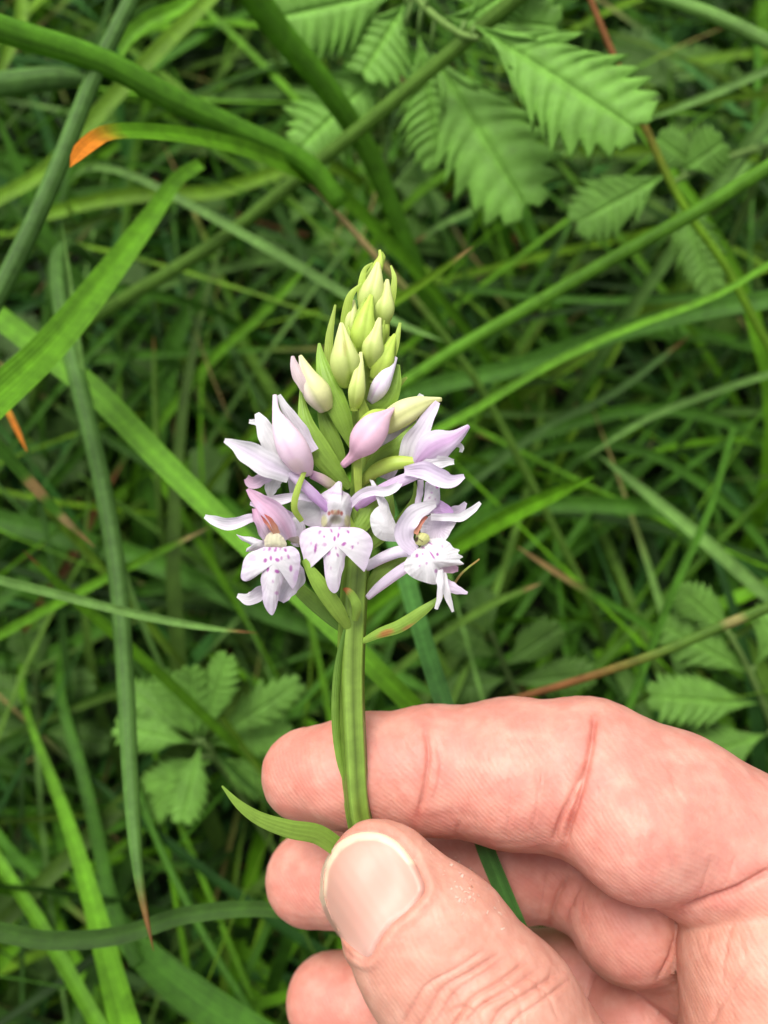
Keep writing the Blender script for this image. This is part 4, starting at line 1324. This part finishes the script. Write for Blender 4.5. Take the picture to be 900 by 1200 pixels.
def build_orchid():
    O = ORCHID
    # --- leaves and bracts on the stem
    strip('stem_leaf', [(409, 722, 112.6), (397, 780, 112.4), (394, 840, 112.2), (399, 890, 112), (408, 925, 112.4)], [2, 5, 5.5, 5, 2], DGREEN, GREEN, O, M_BRACT, cup=0.5, roll=0.5)
    lf = strip('stem_leaf', [(398, 995, 113.5), (372, 978, 112.5), (340, 972, 111), (305, 960, 109.5), (280, 943, 108.5), (260, 921, 108)], [11, 11.5, 10.5, 8, 5, 1], GREEN * 0.8, GREEN * 1.1, O, M_BRACT, cup=0.2, roll=0.25)
    lf['label'] = 'pointed green leaf sticking out under the thumb tip'
    strip('bract', [(412, 742, 113), (396, 716, 110.5), (374, 684, 108.5), (356, 656, 108)], [3, 9, 9, 3], GREEN, GREEN * 1.2, O, M_BRACT, cup=0.5)
    strip('bract', [(408, 744, 115), (385, 722, 114.5), (352, 692, 114), (335, 676, 114)], [3, 8, 8, 2], DGREEN * 1.2, GREEN, O, M_BRACT, cup=0.5)
    br = strip('bract', [(424, 752, 113), (445, 742, 112), (468, 734, 111), (495, 716, 110), (512, 703, 110), (528, 690, 110.5), (541, 672, 111), (562, 655, 112)], [3, 6, 7.5, 6, 3, 1.6, 1.4, 1], GREEN, GREEN, O, M_BRACT, cup=0.6, n=34,
               spots=[(452, 742, 12, 5, -0.4, np.array([0.45, 0.16, 0.05]), 0.85), (478, 735, 10, 3, -0.5, np.array([0.5, 0.22, 0.08]), 0.7), (532, 684, 26, 12, -0.8, np.array([0.36, 0.2, 0.06]), 0.8), (558, 655, 20, 12, 0, np.array([0.36, 0.2, 0.06]), 0.8)])
    br['label'] = 'green bract with brown withered edge and thread-like dry tip'
    br = strip('bract', [(416, 728, 111.5), (418, 712, 110.5), (414, 700, 110.4), (407, 692, 110.4), (402, 690, 111)], [3, 6, 5, 4, 1.5], GREEN * 0.8, GREEN, O, M_BRACT, cup=0.7, tipc=np.array([0.45, 0.15, 0.05]))
    br['label'] = 'small curled bract with rust brown tip'
    strip('bract', [(410, 572, 112), (392, 552, 110.8), (372, 525, 110), (358, 494, 110), (352, 455, 111)], [4, 11, 14, 9, 1], GREEN * 0.9, GREEN * 1.15, O, M_BRACT, cup=0.45)
    strip('bract', [(413, 524, 112), (400, 488, 110.6), (385, 452, 110.2), (376, 420, 111), (374, 402, 111.5)], [4, 12, 13, 6, 1.5], GREEN * 0.95, GREEN * 1.3, O, M_BRACT, cup=0.45)
    strip('bract', [(403, 548, 113), (394, 525, 112.4), (383, 500, 112), (374, 474, 112)], [4, 9, 9, 3], GREEN * 0.8, GREEN, O, M_BRACT, cup=0.4)
    strip('bract', [(432, 505, 111), (428, 488, 110), (423, 468, 109.5), (419, 446, 109.6)], [7, 7, 4, 1], LIME * 0.7, LIME * 0.85, O, M_BRACT, cup=0.4)
    strip('bract', [(420, 578, 110.5), (419, 548, 109.6), (418, 520, 109.4), (417, 504, 109.6)], [4, 5, 4, 1], LIME * 0.75, LIME * 0.9, O, M_BRACT, cup=0.4)
    strip('bract', [(424, 558, 112), (446, 538, 110.8), (468, 522, 110), (488, 494, 110)], [3, 11, 10, 1.5], GREEN, GREEN * 0.95, O, M_BRACT, cup=0.45)
    strip('bract', [(432, 482, 112), (448, 470, 111), (460, 450, 111), (467, 427, 112)], [8, 15, 11, 2], GREEN * 0.9, GREEN * 1.2, O, M_BRACT, cup=0.4)
    strip('bract', [(455, 470, 115), (470, 448, 115), (477, 442, 115)], [3, 3, 1.2], GREEN, LIME * 0.8, O, M_BRACT)
    strip('bract', [(420, 620, 111), (432, 600, 111), (436, 575, 111.5), (434, 560, 112)], [9, 12, 9, 3], GREEN, GREEN, O, M_BRACT, cup=0.5)
    strip('bract', [(430, 640, 113.5), (446, 622, 112.8), (454, 600, 112.6), (458, 575, 113)], [8, 12, 9, 2], GREEN * 0.85, GREEN, O, M_BRACT, cup=0.5)
    strip('bract', [(460, 618, 114), (478, 600, 113.4), (487, 582, 113), (486, 564, 113.2)], [4, 6, 4, 1], GREEN * 1.1, GREEN * 1.1, O, M_BRACT, cup=0.4)
    strip('bract', [(430, 695, 114), (450, 672, 113), (468, 660, 112.6), (480, 652, 112.6)], [6, 13, 10, 3], GREEN * 0.7, GREEN * 0.9, O, M_BRACT, cup=0.5)
    strip('bract', [(388, 470, 113.5), (385, 430, 112.8), (386, 395, 112.8), (393, 357, 113.2)], [4, 5, 4.5, 1.2], LIME * 0.65, LIME * 0.8, O, M_BRACT, cup=0.3)
    strip('bract', [(404, 395, 112.6), (406, 368, 111.6), (411, 346, 111.2), (424, 332, 111.4)], [6, 6, 4, 1.2], LIME * 0.85, LIME, O, M_BRACT, cup=0.3)
    strip('bract', [(453, 372, 112.6), (459, 350, 112), (462, 326, 112), (458, 311, 112.4)], [5, 4.5, 3, 1], LIME * 0.8, LIME * 0.95, O, M_BRACT, cup=0.3)
    strip('bract', [(422, 352, 112.4), (424, 330, 112), (428, 315, 112), (437, 308, 112)], [4, 4, 2.5, 1], LIME * 0.9, LIME, O, M_BRACT, cup=0.3)
    strip('bract', [(454, 432, 111.5), (463, 405, 111), (469, 378, 111.4)], [5, 4.5, 1.5], LIME * 0.75, LIME * 0.9, O, M_BRACT, cup=0.3)

    # --- green and cream buds of the spike
    def bud(pts, rad, c0=LIME, c1=CREAM, seg=True, **kw):
        side_only = 'side' in kw or 'seam' in kw
        if len(rad) == 4: rad = [rad[1] * 0.7, rad[1] * 1.16, rad[2] * 0.80, min(rad[3], 2.2)]
        b = loft('bud', pts, rad, c0, c1, O, seam=kw.pop('seam', None if not seg else LIME * 0.72), ridge=kw.pop('ridge', 0.07), **kw)
        if len(pts) == 4 and not side_only:
            sg = -1 if len(BUDS) % 2 else 1
            BUDS.append(b)
            (x0, y0, d0_), (x1, y1, d1_), (x2, y2, d2_), (x3, y3, d3_) = pts
            r1 = rad[1]
            strip('bract', [(x0 + sg * r1 * 0.2, y0 + 5, d0_ - 0.4), (x1 + sg * r1 * 0.62, y1, d1_ - 0.5 + 0.05 * r1), (x2 + sg * r1 * 0.72, y2, d2_ + 0.05 * r1), (x3 + sg * r1 * 0.45, y3 + 2, d3_ + 0.3)],
                  [r1 * 0.5, r1 * 0.42, r1 * 0.26, 0.9], LIME * 0.72, LIME * 0.9, O, M_BRACT, cup=0.6, roll=-sg * 0.5)
        return b
    BUDS = []
    LC = LIME * 1.12
    bud([(438, 330, 114), (443, 312, 114), (446, 301, 114), (445, 293, 114)], [6, 5.5, 3.5, 1.5], LIME, LC)
    bud([(430, 372, 113), (435, 348, 112.2), (440, 326, 112), (443, 308, 112.6)], [6, 13, 11, 3], LIME, CREAM * 0.95, ph=1.2)
    bud([(447, 382, 112.8), (450, 362, 112), (452, 344, 112), (454, 328, 112.6)], [5, 11, 9, 2.5], LIME, CREAM * 0.95, ph=0.2)
    bud([(420, 414, 111.4), (425, 392, 110), (429, 370, 109.8), (435, 346, 110.6)], [4, 12.5, 12, 3.5], LIME * 0.92, LC, ph=2.0)
    bud([(410, 400, 112.6), (412, 378, 112), (414, 352, 112.4)], [6, 8, 2.5], LIME, CREAM * 0.9)
    bud([(448, 400, 113.2), (449, 385, 112.6), (452, 366, 113)], [7, 8, 3], LIME, LC)
    bud([(436, 428, 111), (437, 408, 109.6), (440, 392, 109.4), (445, 373, 110.2)], [5, 11, 10, 2.5], LIME * 0.95, CREAM * 0.95, ph=0.9)
    bud([(440, 444, 111.6), (449, 424, 110.6), (456, 408, 110.6), (463, 392, 111.4)], [4, 11, 9, 2.5], LIME * 0.95, LC, ph=1.5)
    bud([(408, 450, 110.6), (404, 425, 108.8), (402, 404, 108.6), (400, 379, 110)], [6, 15, 13.5, 4], LIME * 0.9, CREAM * 0.95, ph=2.6, ridge=0.12, spots=[(404, 408, 3, 12, 0.05, np.array([0.5, 0.42, 0.12]), 0.6)])
    bud([(416, 477, 110), (418, 460, 108.6), (420, 444, 108.2), (423, 413, 109.4)], [4, 8.5, 10, 2], LIME, CREAM * 1.02, ph=0.4)
    b = bud([(382, 478, 111), (372, 460, 109.6), (361, 440, 109.2), (352, 417, 110)], [5, 14, 12.5, 3], CREAM, CREAM, ph=0.3, side=np.array([0.80, 0.66, 0.66]))
    strip('sepal', [(368, 470, 109.4), (354, 450, 108.2), (346, 432, 108.4), (343, 417, 109.2)], [3, 6, 6, 2], np.array([0.82, 0.72, 0.66]), np.array([0.80, 0.66, 0.70]), b, cup=0.5)
    b = bud([(436, 470, 112), (446, 452, 110.4), (455, 436, 110.2), (464, 419, 111)], [4, 9, 8.5, 3], LAV, LAV * 1.05, seam=LILAC)
    b['label'] = 'small lavender bud in a green bract'
    b = bud([(402, 545, 110), (415, 533, 108.6), (427, 517, 107), (440, 500, 106.8), (452, 487, 107.8), (462, 478, 109)], [4, 7, 18, 17, 7, 1.5], np.array([0.76, 0.44, 0.58]), np.array([0.80, 0.56, 0.66]), n=36, seam=np.array([0.74, 0.44, 0.56]), ph=0.6)
    b['label'] = 'pink unopened bud with a blunt spur'
    loft('ovary', [(418, 520, 110), (426, 500, 109.2), (438, 488, 109), (452, 482, 109.6)], [6, 8, 8, 3], LIME * 0.8, LIME, b)
    b = bud([(440, 508, 112.5), (456, 495, 111), (472, 484, 110), (490, 475, 110), (504, 470, 110.4), (517, 468, 111)], [6, 13, 15, 11, 5, 2.5], CREAM * 0.95, CREAM, n=34, ph=2.2, seam=CREAM * np.array([0.85, 0.9, 0.7]))
    b['label'] = 'cream unopened bud with a pointed beak'

    # --- front flower (facing the viewer)
    S6 = lambda x, y, rx, ry, a=0, s=0.9, c=MAG: (330 + x * .14444, 550 + y * .14444, rx, ry, a, c, s)
    f = loft('flower', [(424, 640, 114), (414, 625, 112), (404, 606, 111), (400, 590, 111)], [5, 6.5, 7, 6], GREEN * 1.1, LIME, O)
    f['label'] = 'open flower facing outward at the front of the stem'
    patch('hood', Z6([(320, 200), (345, 182), (400, 150), (462, 95), (490, 112), (492, 168), (552, 208), (577, 290), (558, 380), (545, 478), (330, 478), (322, 380), (303, 280)]),
          (400, 592), 110.2, f, WHITE, LAV * 1.05, bulge=2.2, tilt=(0, 0.10), dents=[(393.5, 610.5, 7, 1.0), (394, 601, 9, 0.5)],
          spots=[S6(440, 410, 9, 6.5, 0, 0.97, np.array([0.60, 0.58, 0.50])), S6(345, 420, 5, 9, 0, 0.7, CREAM), S6(535, 420, 5, 9, 0, 0.7, CREAM), S6(440, 350, 9.5, 3.6, 0, 0.9, np.array([0.82, 0.56, 0.40])),
                 S6(385, 358, 2.2, 3.2, 0, 0.8, REDC), S6(487, 358, 2.2, 3.2, 0, 0.8, REDC), S6(410, 345, 1.6, 3.4, 0, 0.7, np.array([0.62, 0.24, 0.16])), S6(462, 345, 1.6, 3.4, 0, 0.7, np.array([0.62, 0.24, 0.16])), S6(436, 345, 1.5, 3.4, 0, 0.7, np.array([0.85, 0.75, 0.5])),
                 S6(350, 280, 6, 2, -0.3, 0.5, LILAC), S6(440, 195, 12, 1.6, 0.1, 0.5, LILAC)])
    strip('sepal', [(390, 592, 110), (372, 586, 109), (350, 582, 108.4), (330, 585, 108), (312, 586, 108), (303, 580, 108.6)], [5, 4.5, 4, 6, 5, 2], LAV * 1.05, WHITE, f, cup=0.5)
    strip('sepal', [(410, 592, 110), (422, 580, 109), (438, 575, 108.2), (452, 576, 107.8), (462, 572, 107.8), (471, 564, 108.4)], [4, 5.5, 6, 5.5, 5, 2], LAV * 1.05, WHITE, f, cup=0.5)
    patch('lip', Z6([(335, 470), (280, 462), (220, 474), (165, 505), (146, 550), (150, 620), (172, 700), (188, 780), (205, 832), (222, 800), (245, 765), (290, 730), (330, 705), (342, 760), (350, 850), (368, 935), (395, 985), (428, 1006), (458, 984), (474, 930), (486, 860), (508, 790), (520, 702), (560, 715), (600, 742), (640, 785), (668, 832), (690, 790), (715, 710), (738, 640), (738, 585), (715, 535), (670, 495), (620, 474), (545, 470)]),
          (330 + 440 * .14444, 550 + 610 * .14444), 108.2, f, WHITE, LAV * 1.08, bulge=0.7, tilt=(0, -0.10), kick=0.028, m=150, rings=30,
          spots=[S6(430, 562, 1.8, 4, 0.1), S6(460, 535, 1.7, 3.8, 0.2), S6(505, 606, 2.4, 3.8, 0.9), S6(350, 610, 3.2, 3, 0, 0.45), S6(275, 640, 1.8, 7.5, 0.15), S6(310, 512, 1.5, 3.6, 0.4), S6(345, 546, 1.6, 2), S6(540, 507, 1.5, 2.8, -0.5),
                 S6(575, 632, 1.5, 3), S6(385, 682, 2, 4, 0.6, 0.7), S6(455, 695, 1.6, 3.2, -0.5, 0.7), S6(405, 497, 1.3, 3.2), S6(440, 640, 1.2, 1.5), S6(620, 600, 1.3, 2, 0, 0.5), S6(240, 600, 1.4, 2.4, 0, 0.5), S6(400, 800, 1.2, 1.6, 0, 0.5), S6(472, 480, 1.3, 2.4, 0, .6)])

    # --- lower left flower
    S5 = lambda x, y, rx, ry, a=0, s=0.9, c=MAG: (235 + x * .15556, 560 + y * .15556, rx, ry, a, c, s)
    f = loft('flower', [(400, 650, 114), (375, 645, 112), (350, 632, 110.4), (330, 622, 109.4)], [5, 7, 7, 5], GREEN, np.array([0.62, 0.5, 0.5]), O)
    f['label'] = 'open spotted flower with a red throat'
    strip('petal', [(340, 630, 108.6), (330, 612, 107), (318, 598, 106.6), (303, 586, 107), (290, 573, 108)], [8, 13, 12, 8, 2], LAV, PINK * 0.95, f, cup=0.8, mid=PINK)
    strip('petal', [(316, 634, 107.6), (307, 618, 106.6), (302, 606, 106.8), (298, 596, 107.4)], [7, 9, 7, 3], LAV, PINK, f, cup=0.6, roll=-0.4)
    strip('petal', [(342, 612, 110), (325, 600, 109), (308, 592, 108.4), (293, 590, 108.4)], [9, 9, 7, 2], LAV, LAV, f, cup=0.6)
    strip('throat', [(325, 626, 106.6), (319, 616, 106), (313, 609, 105.9), (307, 603, 106.2)], [4, 5, 4.6, 2], np.array([0.70, 0.45, 0.30]), REDC, f, cup=-0.3)
    patch('column', Z5([(478, 470), (500, 430), (545, 405), (600, 425), (628, 455), (650, 500), (630, 530), (560, 525), (490, 520)]), (322, 634), 106.6, f, np.array([0.80, 0.78, 0.58]), np.array([0.82, 0.76, 0.62]), bulge=0.5, rings=10, m=60)
    strip('sepal', [(304, 606, 108), (290, 608, 107.6), (273, 614, 107.2), (256, 612, 107), (240, 605, 107.4)], [4, 5.5, 7, 6.5, 2.5], LAV * 1.05, WHITE, f, cup=0.5)
    patch('petal', Z5([(268, 425), (320, 440), (385, 445), (440, 465), (482, 480), (480, 535), (420, 545), (345, 557), (350, 530), (382, 512), (350, 488), (310, 470)]), (298, 637), 107.6, f, WHITE, LAV * 1.05, bulge=0.6, tilt=(0, 0.3), rings=10, m=70)
    strip('sepal', [(318, 690, 110), (305, 695, 109.6), (292, 702, 109.2), (278, 698, 109)], [7, 8, 7.5, 2.5], LAV, WHITE, f, cup=0.4)
    strip('petal', [(342, 672, 109), (338, 686, 108.6), (332, 697, 108.6), (329, 705, 108.8)], [10, 12, 9, 4], WHITE * 0.95, LAV, f, cup=0.4)
    strip('petal', [(345, 660, 110), (350, 678, 109.8), (343, 692, 109.6)], [6, 8, 4], LAV, WHITE, f, cup=0.4)
    strip('spur', [(345, 640, 110), (352, 622, 109.4), (349, 612, 109), (343, 608, 108.8)], [5, 6, 5, 2], LAV, WHITE, f, cup=0.9)
    patch('lip', Z5([(482, 520), (430, 540), (370, 565), (330, 610), (312, 680), (305, 755), (340, 780), (405, 752), (462, 700), (452, 770), (465, 850), (470, 930), (500, 1000), (540, 1035), (572, 975), (588, 900), (612, 800), (640, 740), (672, 775), (690, 838), (720, 795), (742, 700), (752, 610), (735, 550), (690, 516), (600, 522)]),
          (235 + 560 * .15556, 560 + 640 * .15556), 106.2, f, WHITE, LAV * 1.06, bulge=0.8, tilt=(0.12, -0.08), kick=0.030, m=150, rings=30,
          spots=[S5(488, 622, 2.6, 3.4, 0.2), S5(530, 605, 1.9, 3.8), S5(578, 618, 3.6, 2.6, 0.5), S5(508, 690, 1.8, 3.6, 0.3), S5(576, 705, 4, 2.6, 0.4), S5(520, 535, 1.6, 3.6, 0.5), S5(565, 540, 1.6, 3.8, 0.3), S5(640, 545, 1.8, 2.8, -0.5),
                 S5(662, 595, 1.8, 3.6, -0.3, 0.7), S5(680, 682, 2.4, 5, 0, 0.75), S5(545, 780, 1.7, 2.2, 0, 0.5), S5(572, 868, 3, 2.6, 0, 0.5), S5(610, 605, 1.8, 3, 0, 0.6), S5(600, 530, 1.3, 3, 0, 0.6), S5(480, 540, 1.4, 2.8, .5, 0.6),
                 S5(390, 600, 7, 5, 0.5, 0.35, LILAC), S5(720, 740, 4, 9, 0.2, 0.4, LILAC)])

    # --- lower right flower
    S8 = lambda x, y, rx, ry, a=0, s=0.9, c=MAG: (420 + x * .16667, 560 + y * .16667, rx, ry, a, c, s)
    f = loft('flower', [(430, 664, 114), (448, 654, 112.2), (466, 647, 110.4), (484, 646, 109.4)], [5.5, 6.5, 7, 6], LAV, LAV * 1.05, O)
    f['label'] = 'open flower with ragged white lip'
    loft('spur', [(431, 700, 113), (444, 688, 112), (462, 674, 110.6), (480, 662, 109.6)], [3.5, 5.5, 6.5, 6.5], LAV * 0.98, LAV * 1.08, f, mat=M_PETAL)
    patch('sepal', Z8([(78, 12), (108, 22), (150, 95), (205, 170), (225, 235), (262, 320), (300, 395), (296, 442), (235, 448), (165, 438), (112, 400), (86, 330), (84, 270), (112, 222), (145, 190), (130, 120)]), (452, 615), 109.4, f, WHITE * 0.98, WHITE, bulge=0.9, tilt=(0.18, 0.05), rings=16)
    patch('petal', Z8([(430, 330), (500, 265), (580, 255), (690, 292), (655, 370), (605, 442), (520, 440), (450, 410)]), (420 + 550 * .1667, 560 + 345 * .1667), 109.6, f, LAV * 1.02, WHITE, bulge=-0.8, tilt=(-0.25, 0.1), rings=14)
    strip('petal', [(492, 600, 110.4), (508, 594, 109.6), (520, 596, 109.2), (530, 602, 109)], [6, 8, 7, 3], LAV, LILAC * 1.1, f, cup=0.5)
    strip('sepal', [(505, 606, 109.4), (525, 606, 108.8), (540, 606, 108.2), (553, 598, 107.8), (563, 589, 107.8)], [4, 4.5, 5, 4.4, 2], WHITE, WHITE, f, cup=0.5)
    strip('sepal', [(515, 612, 111), (530, 601, 110.6), (540, 596, 110.4), (546, 589, 110.4)], [8, 7, 5, 2], LAV, LAV, f, cup=0.4)
    strip('petal', [(486, 646, 107.8), (475, 634, 107.2), (474, 618, 106.8), (483, 604, 106.6), (498, 595, 106.8), (511, 591, 107.4)], [7, 11, 12, 11, 8, 3], LAV * 1.08, WHITE, f, cup=0.35, n=34, roll=-0.25)
    strip('throat', [(487, 626, 106.9), (490, 618, 106.8), (494, 611, 106.9), (500, 605, 107.4)], [2.5, 3.5, 3, 2], np.array([0.75, 0.4, 0.25]), np.array([0.72, 0.28, 0.22]), f, cup=-0.2)
    patch('column', Z8([(405, 400), (440, 385), (490, 400), (500, 440), (450, 475), (400, 460)]), (495, 632), 107.2, f, CREAM * 0.9, CREAM, bulge=0.5, rings=8, m=50, spots=[S8(408, 432, 3, 5, 0.4, 0.95, np.array([0.06, 0.03, 0.02])), S8(440, 440, 4, 1, 0.6, 0.8, np.array([0.1, 0.05, 0.03]))])
    patch('lip', Z8([(345, 555), (320, 610), (330, 655), (380, 700), (450, 730), (545, 748), (565, 700), (570, 640), (640, 622), (742, 606), (712, 575), (735, 555), (700, 530), (712, 508), (668, 490), (640, 455), (570, 425), (480, 440), (430, 490), (372, 520)]),
          (420 + 500 * .16667, 560 + 575 * .16667), 107.4, f, WHITE, WHITE, bulge=1.2, tilt=(-0.12, -0.2), kick=0.03, m=140, rings=26, ruffle=0.10,
          spots=[S8(412, 547, 2.2, 3), S8(452, 535, 1.5, 2, 0, 0.6), S8(520, 545, 1.3, 7.5, -0.6), S8(556, 538, 2, 2.4), S8(545, 655, 2.2, 3, 0, 0.6), S8(480, 600, 1.7, 2.2, 0, 0.5), S8(505, 460, 4, 1.2, 0.5, 0.7), S8(455, 490, 3.5, 1.1, 0.5, 0.7), S8(590, 480, 1.4, 2.4, 0, 0.4), S8(430, 620, 1.4, 1.8, 0, .5)])
    strip('lip_lobe', [(513, 668, 106.8), (516, 685, 106.4), (515, 700, 106.6), (511, 714, 107)], [6, 4, 3.4, 2], WHITE, WHITE, f, cup=0.6)
    strip('lip_lobe', [(517, 672, 107.6), (522, 690, 107.2), (526, 703, 107.4), (531, 717, 107.8)], [6, 5, 3.6, 1.5], WHITE, WHITE, f, cup=0.6)
    strip('lip_lobe', [(518, 683, 108.4), (528, 688, 108), (538, 692, 107.8), (548, 695, 107.8)], [7, 7, 4.5, 1.5], LAV, LAV, f, cup=0.5)
    strip('lip_lobe', [(515, 662, 109), (526, 666, 108.6), (537, 667, 108.4)], [7, 6, 3], LAV, PINK * 1.05, f, cup=0.5)

    # --- upper left flower, seen from the side
    f = loft('flower', [(361, 554, 109), (353, 542, 107), (342, 523, 105.8), (332, 503, 106), (324, 483, 107), (322, 463, 107.6)], [6, 15, 18, 13, 5, 2.4], np.array([0.84, 0.62, 0.72]), np.array([0.80, 0.66, 0.78]), O, n=36, seam=np.array([0.74, 0.5, 0.66]), ph=0.4, spots=[(347, 545, 12, 10, 0, np.array([0.84, 0.66, 0.62]), 0.5)])
    f['label'] = 'pink hooded flower with outstretched white sepals among the long bracts'
    strip('sepal', [(366, 530, 109), (350, 502, 108.4), (337, 482, 108), (326, 463, 108)], [8, 9, 6, 3], LAV * 1.02, WHITE * 0.95, f, cup=0.4)
    strip('petal', [(334, 545, 107.6), (320, 520, 106.8), (308, 498, 106.8), (301, 484, 107.2)], [13, 14, 9, 3], WHITE * 0.97, WHITE, f, cup=0.4)
    strip('petal', [(310, 500, 108), (300, 495, 108), (292, 494, 108.2)], [4, 3.5, 2.5], WHITE, WHITE, f, cup=0.4)
    strip('sepal', [(340, 556, 107.2), (316, 545, 106), (290, 530, 105.6), (276, 522, 105.8), (263, 516, 106.2)], [10, 15, 13, 7, 2.5], WHITE * 0.97, WHITE, f, cup=0.4, mid=LAV * 1.1)
    strip('lip_lobe', [(318, 556, 108.4), (306, 562, 108), (296, 566, 108), (289, 560, 108.4)], [6, 7, 7, 4], LAV, PINK * 0.9, f, cup=0.5)
    strip('lip_lobe', [(324, 556, 109), (319, 568, 108.6), (317, 576, 108.6), (317, 581, 108.8)], [10, 9, 6, 3], WHITE * 0.95, WHITE, f, cup=0.4)
    patch('lip', [(336, 556), (352, 558), (368, 578), (380, 600), (378, 616), (360, 616), (346, 602), (340, 580)], (358, 588), 110.6, f, WHITE * 0.9, LAV, bulge=0.6, rings=12, m=60)
    loft('spur', [(338, 553, 107.6), (354, 567, 107.6), (372, 584, 108.6), (388, 601, 110)], [5, 6, 6, 4], LAV * 1.05, LILAC * 1.15, f, mat=M_PETAL)
    strip('bract', [(357, 552, 106.6), (348, 576, 106.2), (345, 596, 106.4), (354, 611, 107.6)], [2.5, 3.8, 3.8, 3], LIME * 0.8, LIME * 0.8, f, M_BRACT, cup=0.4)
    loft('ovary', [(365, 556, 109.5), (378, 562, 110), (398, 576, 112)], [5, 6, 6], np.array([0.70, 0.42, 0.6]), LIME * 0.8, f)

    # --- upper right flower, seen from the side
    f = loft('flower', [(422, 568, 112.4), (440, 552, 110.4), (462, 543, 109), (488, 541, 108.4)], [4, 8, 8.5, 5], LIME * 0.7, LIME * 0.95, O)
    f['label'] = 'lilac flower with a long straight spur'
    loft('spur', [(418, 596, 112), (438, 580, 110.2), (462, 567, 109), (488, 556, 108.4)], [4, 6.5, 7, 6], LILAC * 1.2, LAV * 1.05, f, mat=M_PETAL)
    strip('hood', [(484, 548, 108.4), (498, 532, 106.8), (514, 521, 106.2), (532, 513, 106.6), (550, 499, 107.6)], [5, 16, 19, 11, 2.5], LAV, LAV * 1.05, f, cup=0.9, mid=np.array([0.72, 0.44, 0.72]))
    strip('petal', [(492, 552, 107.6), (505, 544, 107.2), (518, 541, 107.2), (532, 541, 107.6)], [6, 9, 7, 3], WHITE, WHITE, f, cup=0.5)
    strip('sepal', [(474, 552, 107.8), (495, 551, 106.6), (512, 558, 106), (527, 564, 106), (544, 558, 106.6)], [5, 10, 11, 8.5, 2.5], LAV, LAV * 1.08, f, cup=0.6)
    strip('sepal', [(478, 550, 110), (484, 522, 109.4), (497, 498, 109.4), (507, 480, 109.8), (513, 471, 110)], [13, 14, 9, 6, 3], WHITE * 0.95, LAV * 1.1, f, cup=0.4)
    strip('petal', [(448, 560, 112), (460, 528, 111.6), (475, 500, 111.6), (494, 462, 112)], [12, 15, 11, 3], LAV * 1.02, WHITE * 0.95, f, cup=0.4)
    strip('lip_lobe', [(528, 522, 108.4), (536, 521, 108.2), (541, 524, 108.2), (540, 530, 108.4)], [3, 3, 2.8, 2], WHITE, WHITE, f, cup=0.3)
    patch('lip', Z8([(470, 30), (560, 20), (572, 90), (568, 180), (520, 200), (460, 190), (465, 110)]), (420 + 520 * .1667, 560 + 105 * .1667), 109, f, WHITE, LAV * 1.05, bulge=0.7, rings=12, m=60,
          spots=[S8(553, 65, 2, 2.4), S8(515, 105, 2, 1.4, 0, 0.5), S8(500, 140, 1.6, 1.4, 0, 0.5), S8(540, 150, 1.4, 1.4, 0, 0.4)])
    strip('lip_lobe', [(493, 562, 110), (492, 578, 109.8), (488, 596, 110)], [3.5, 3.8, 3.5], LAV, LAV, f, cup=0.5)


build_orchid()
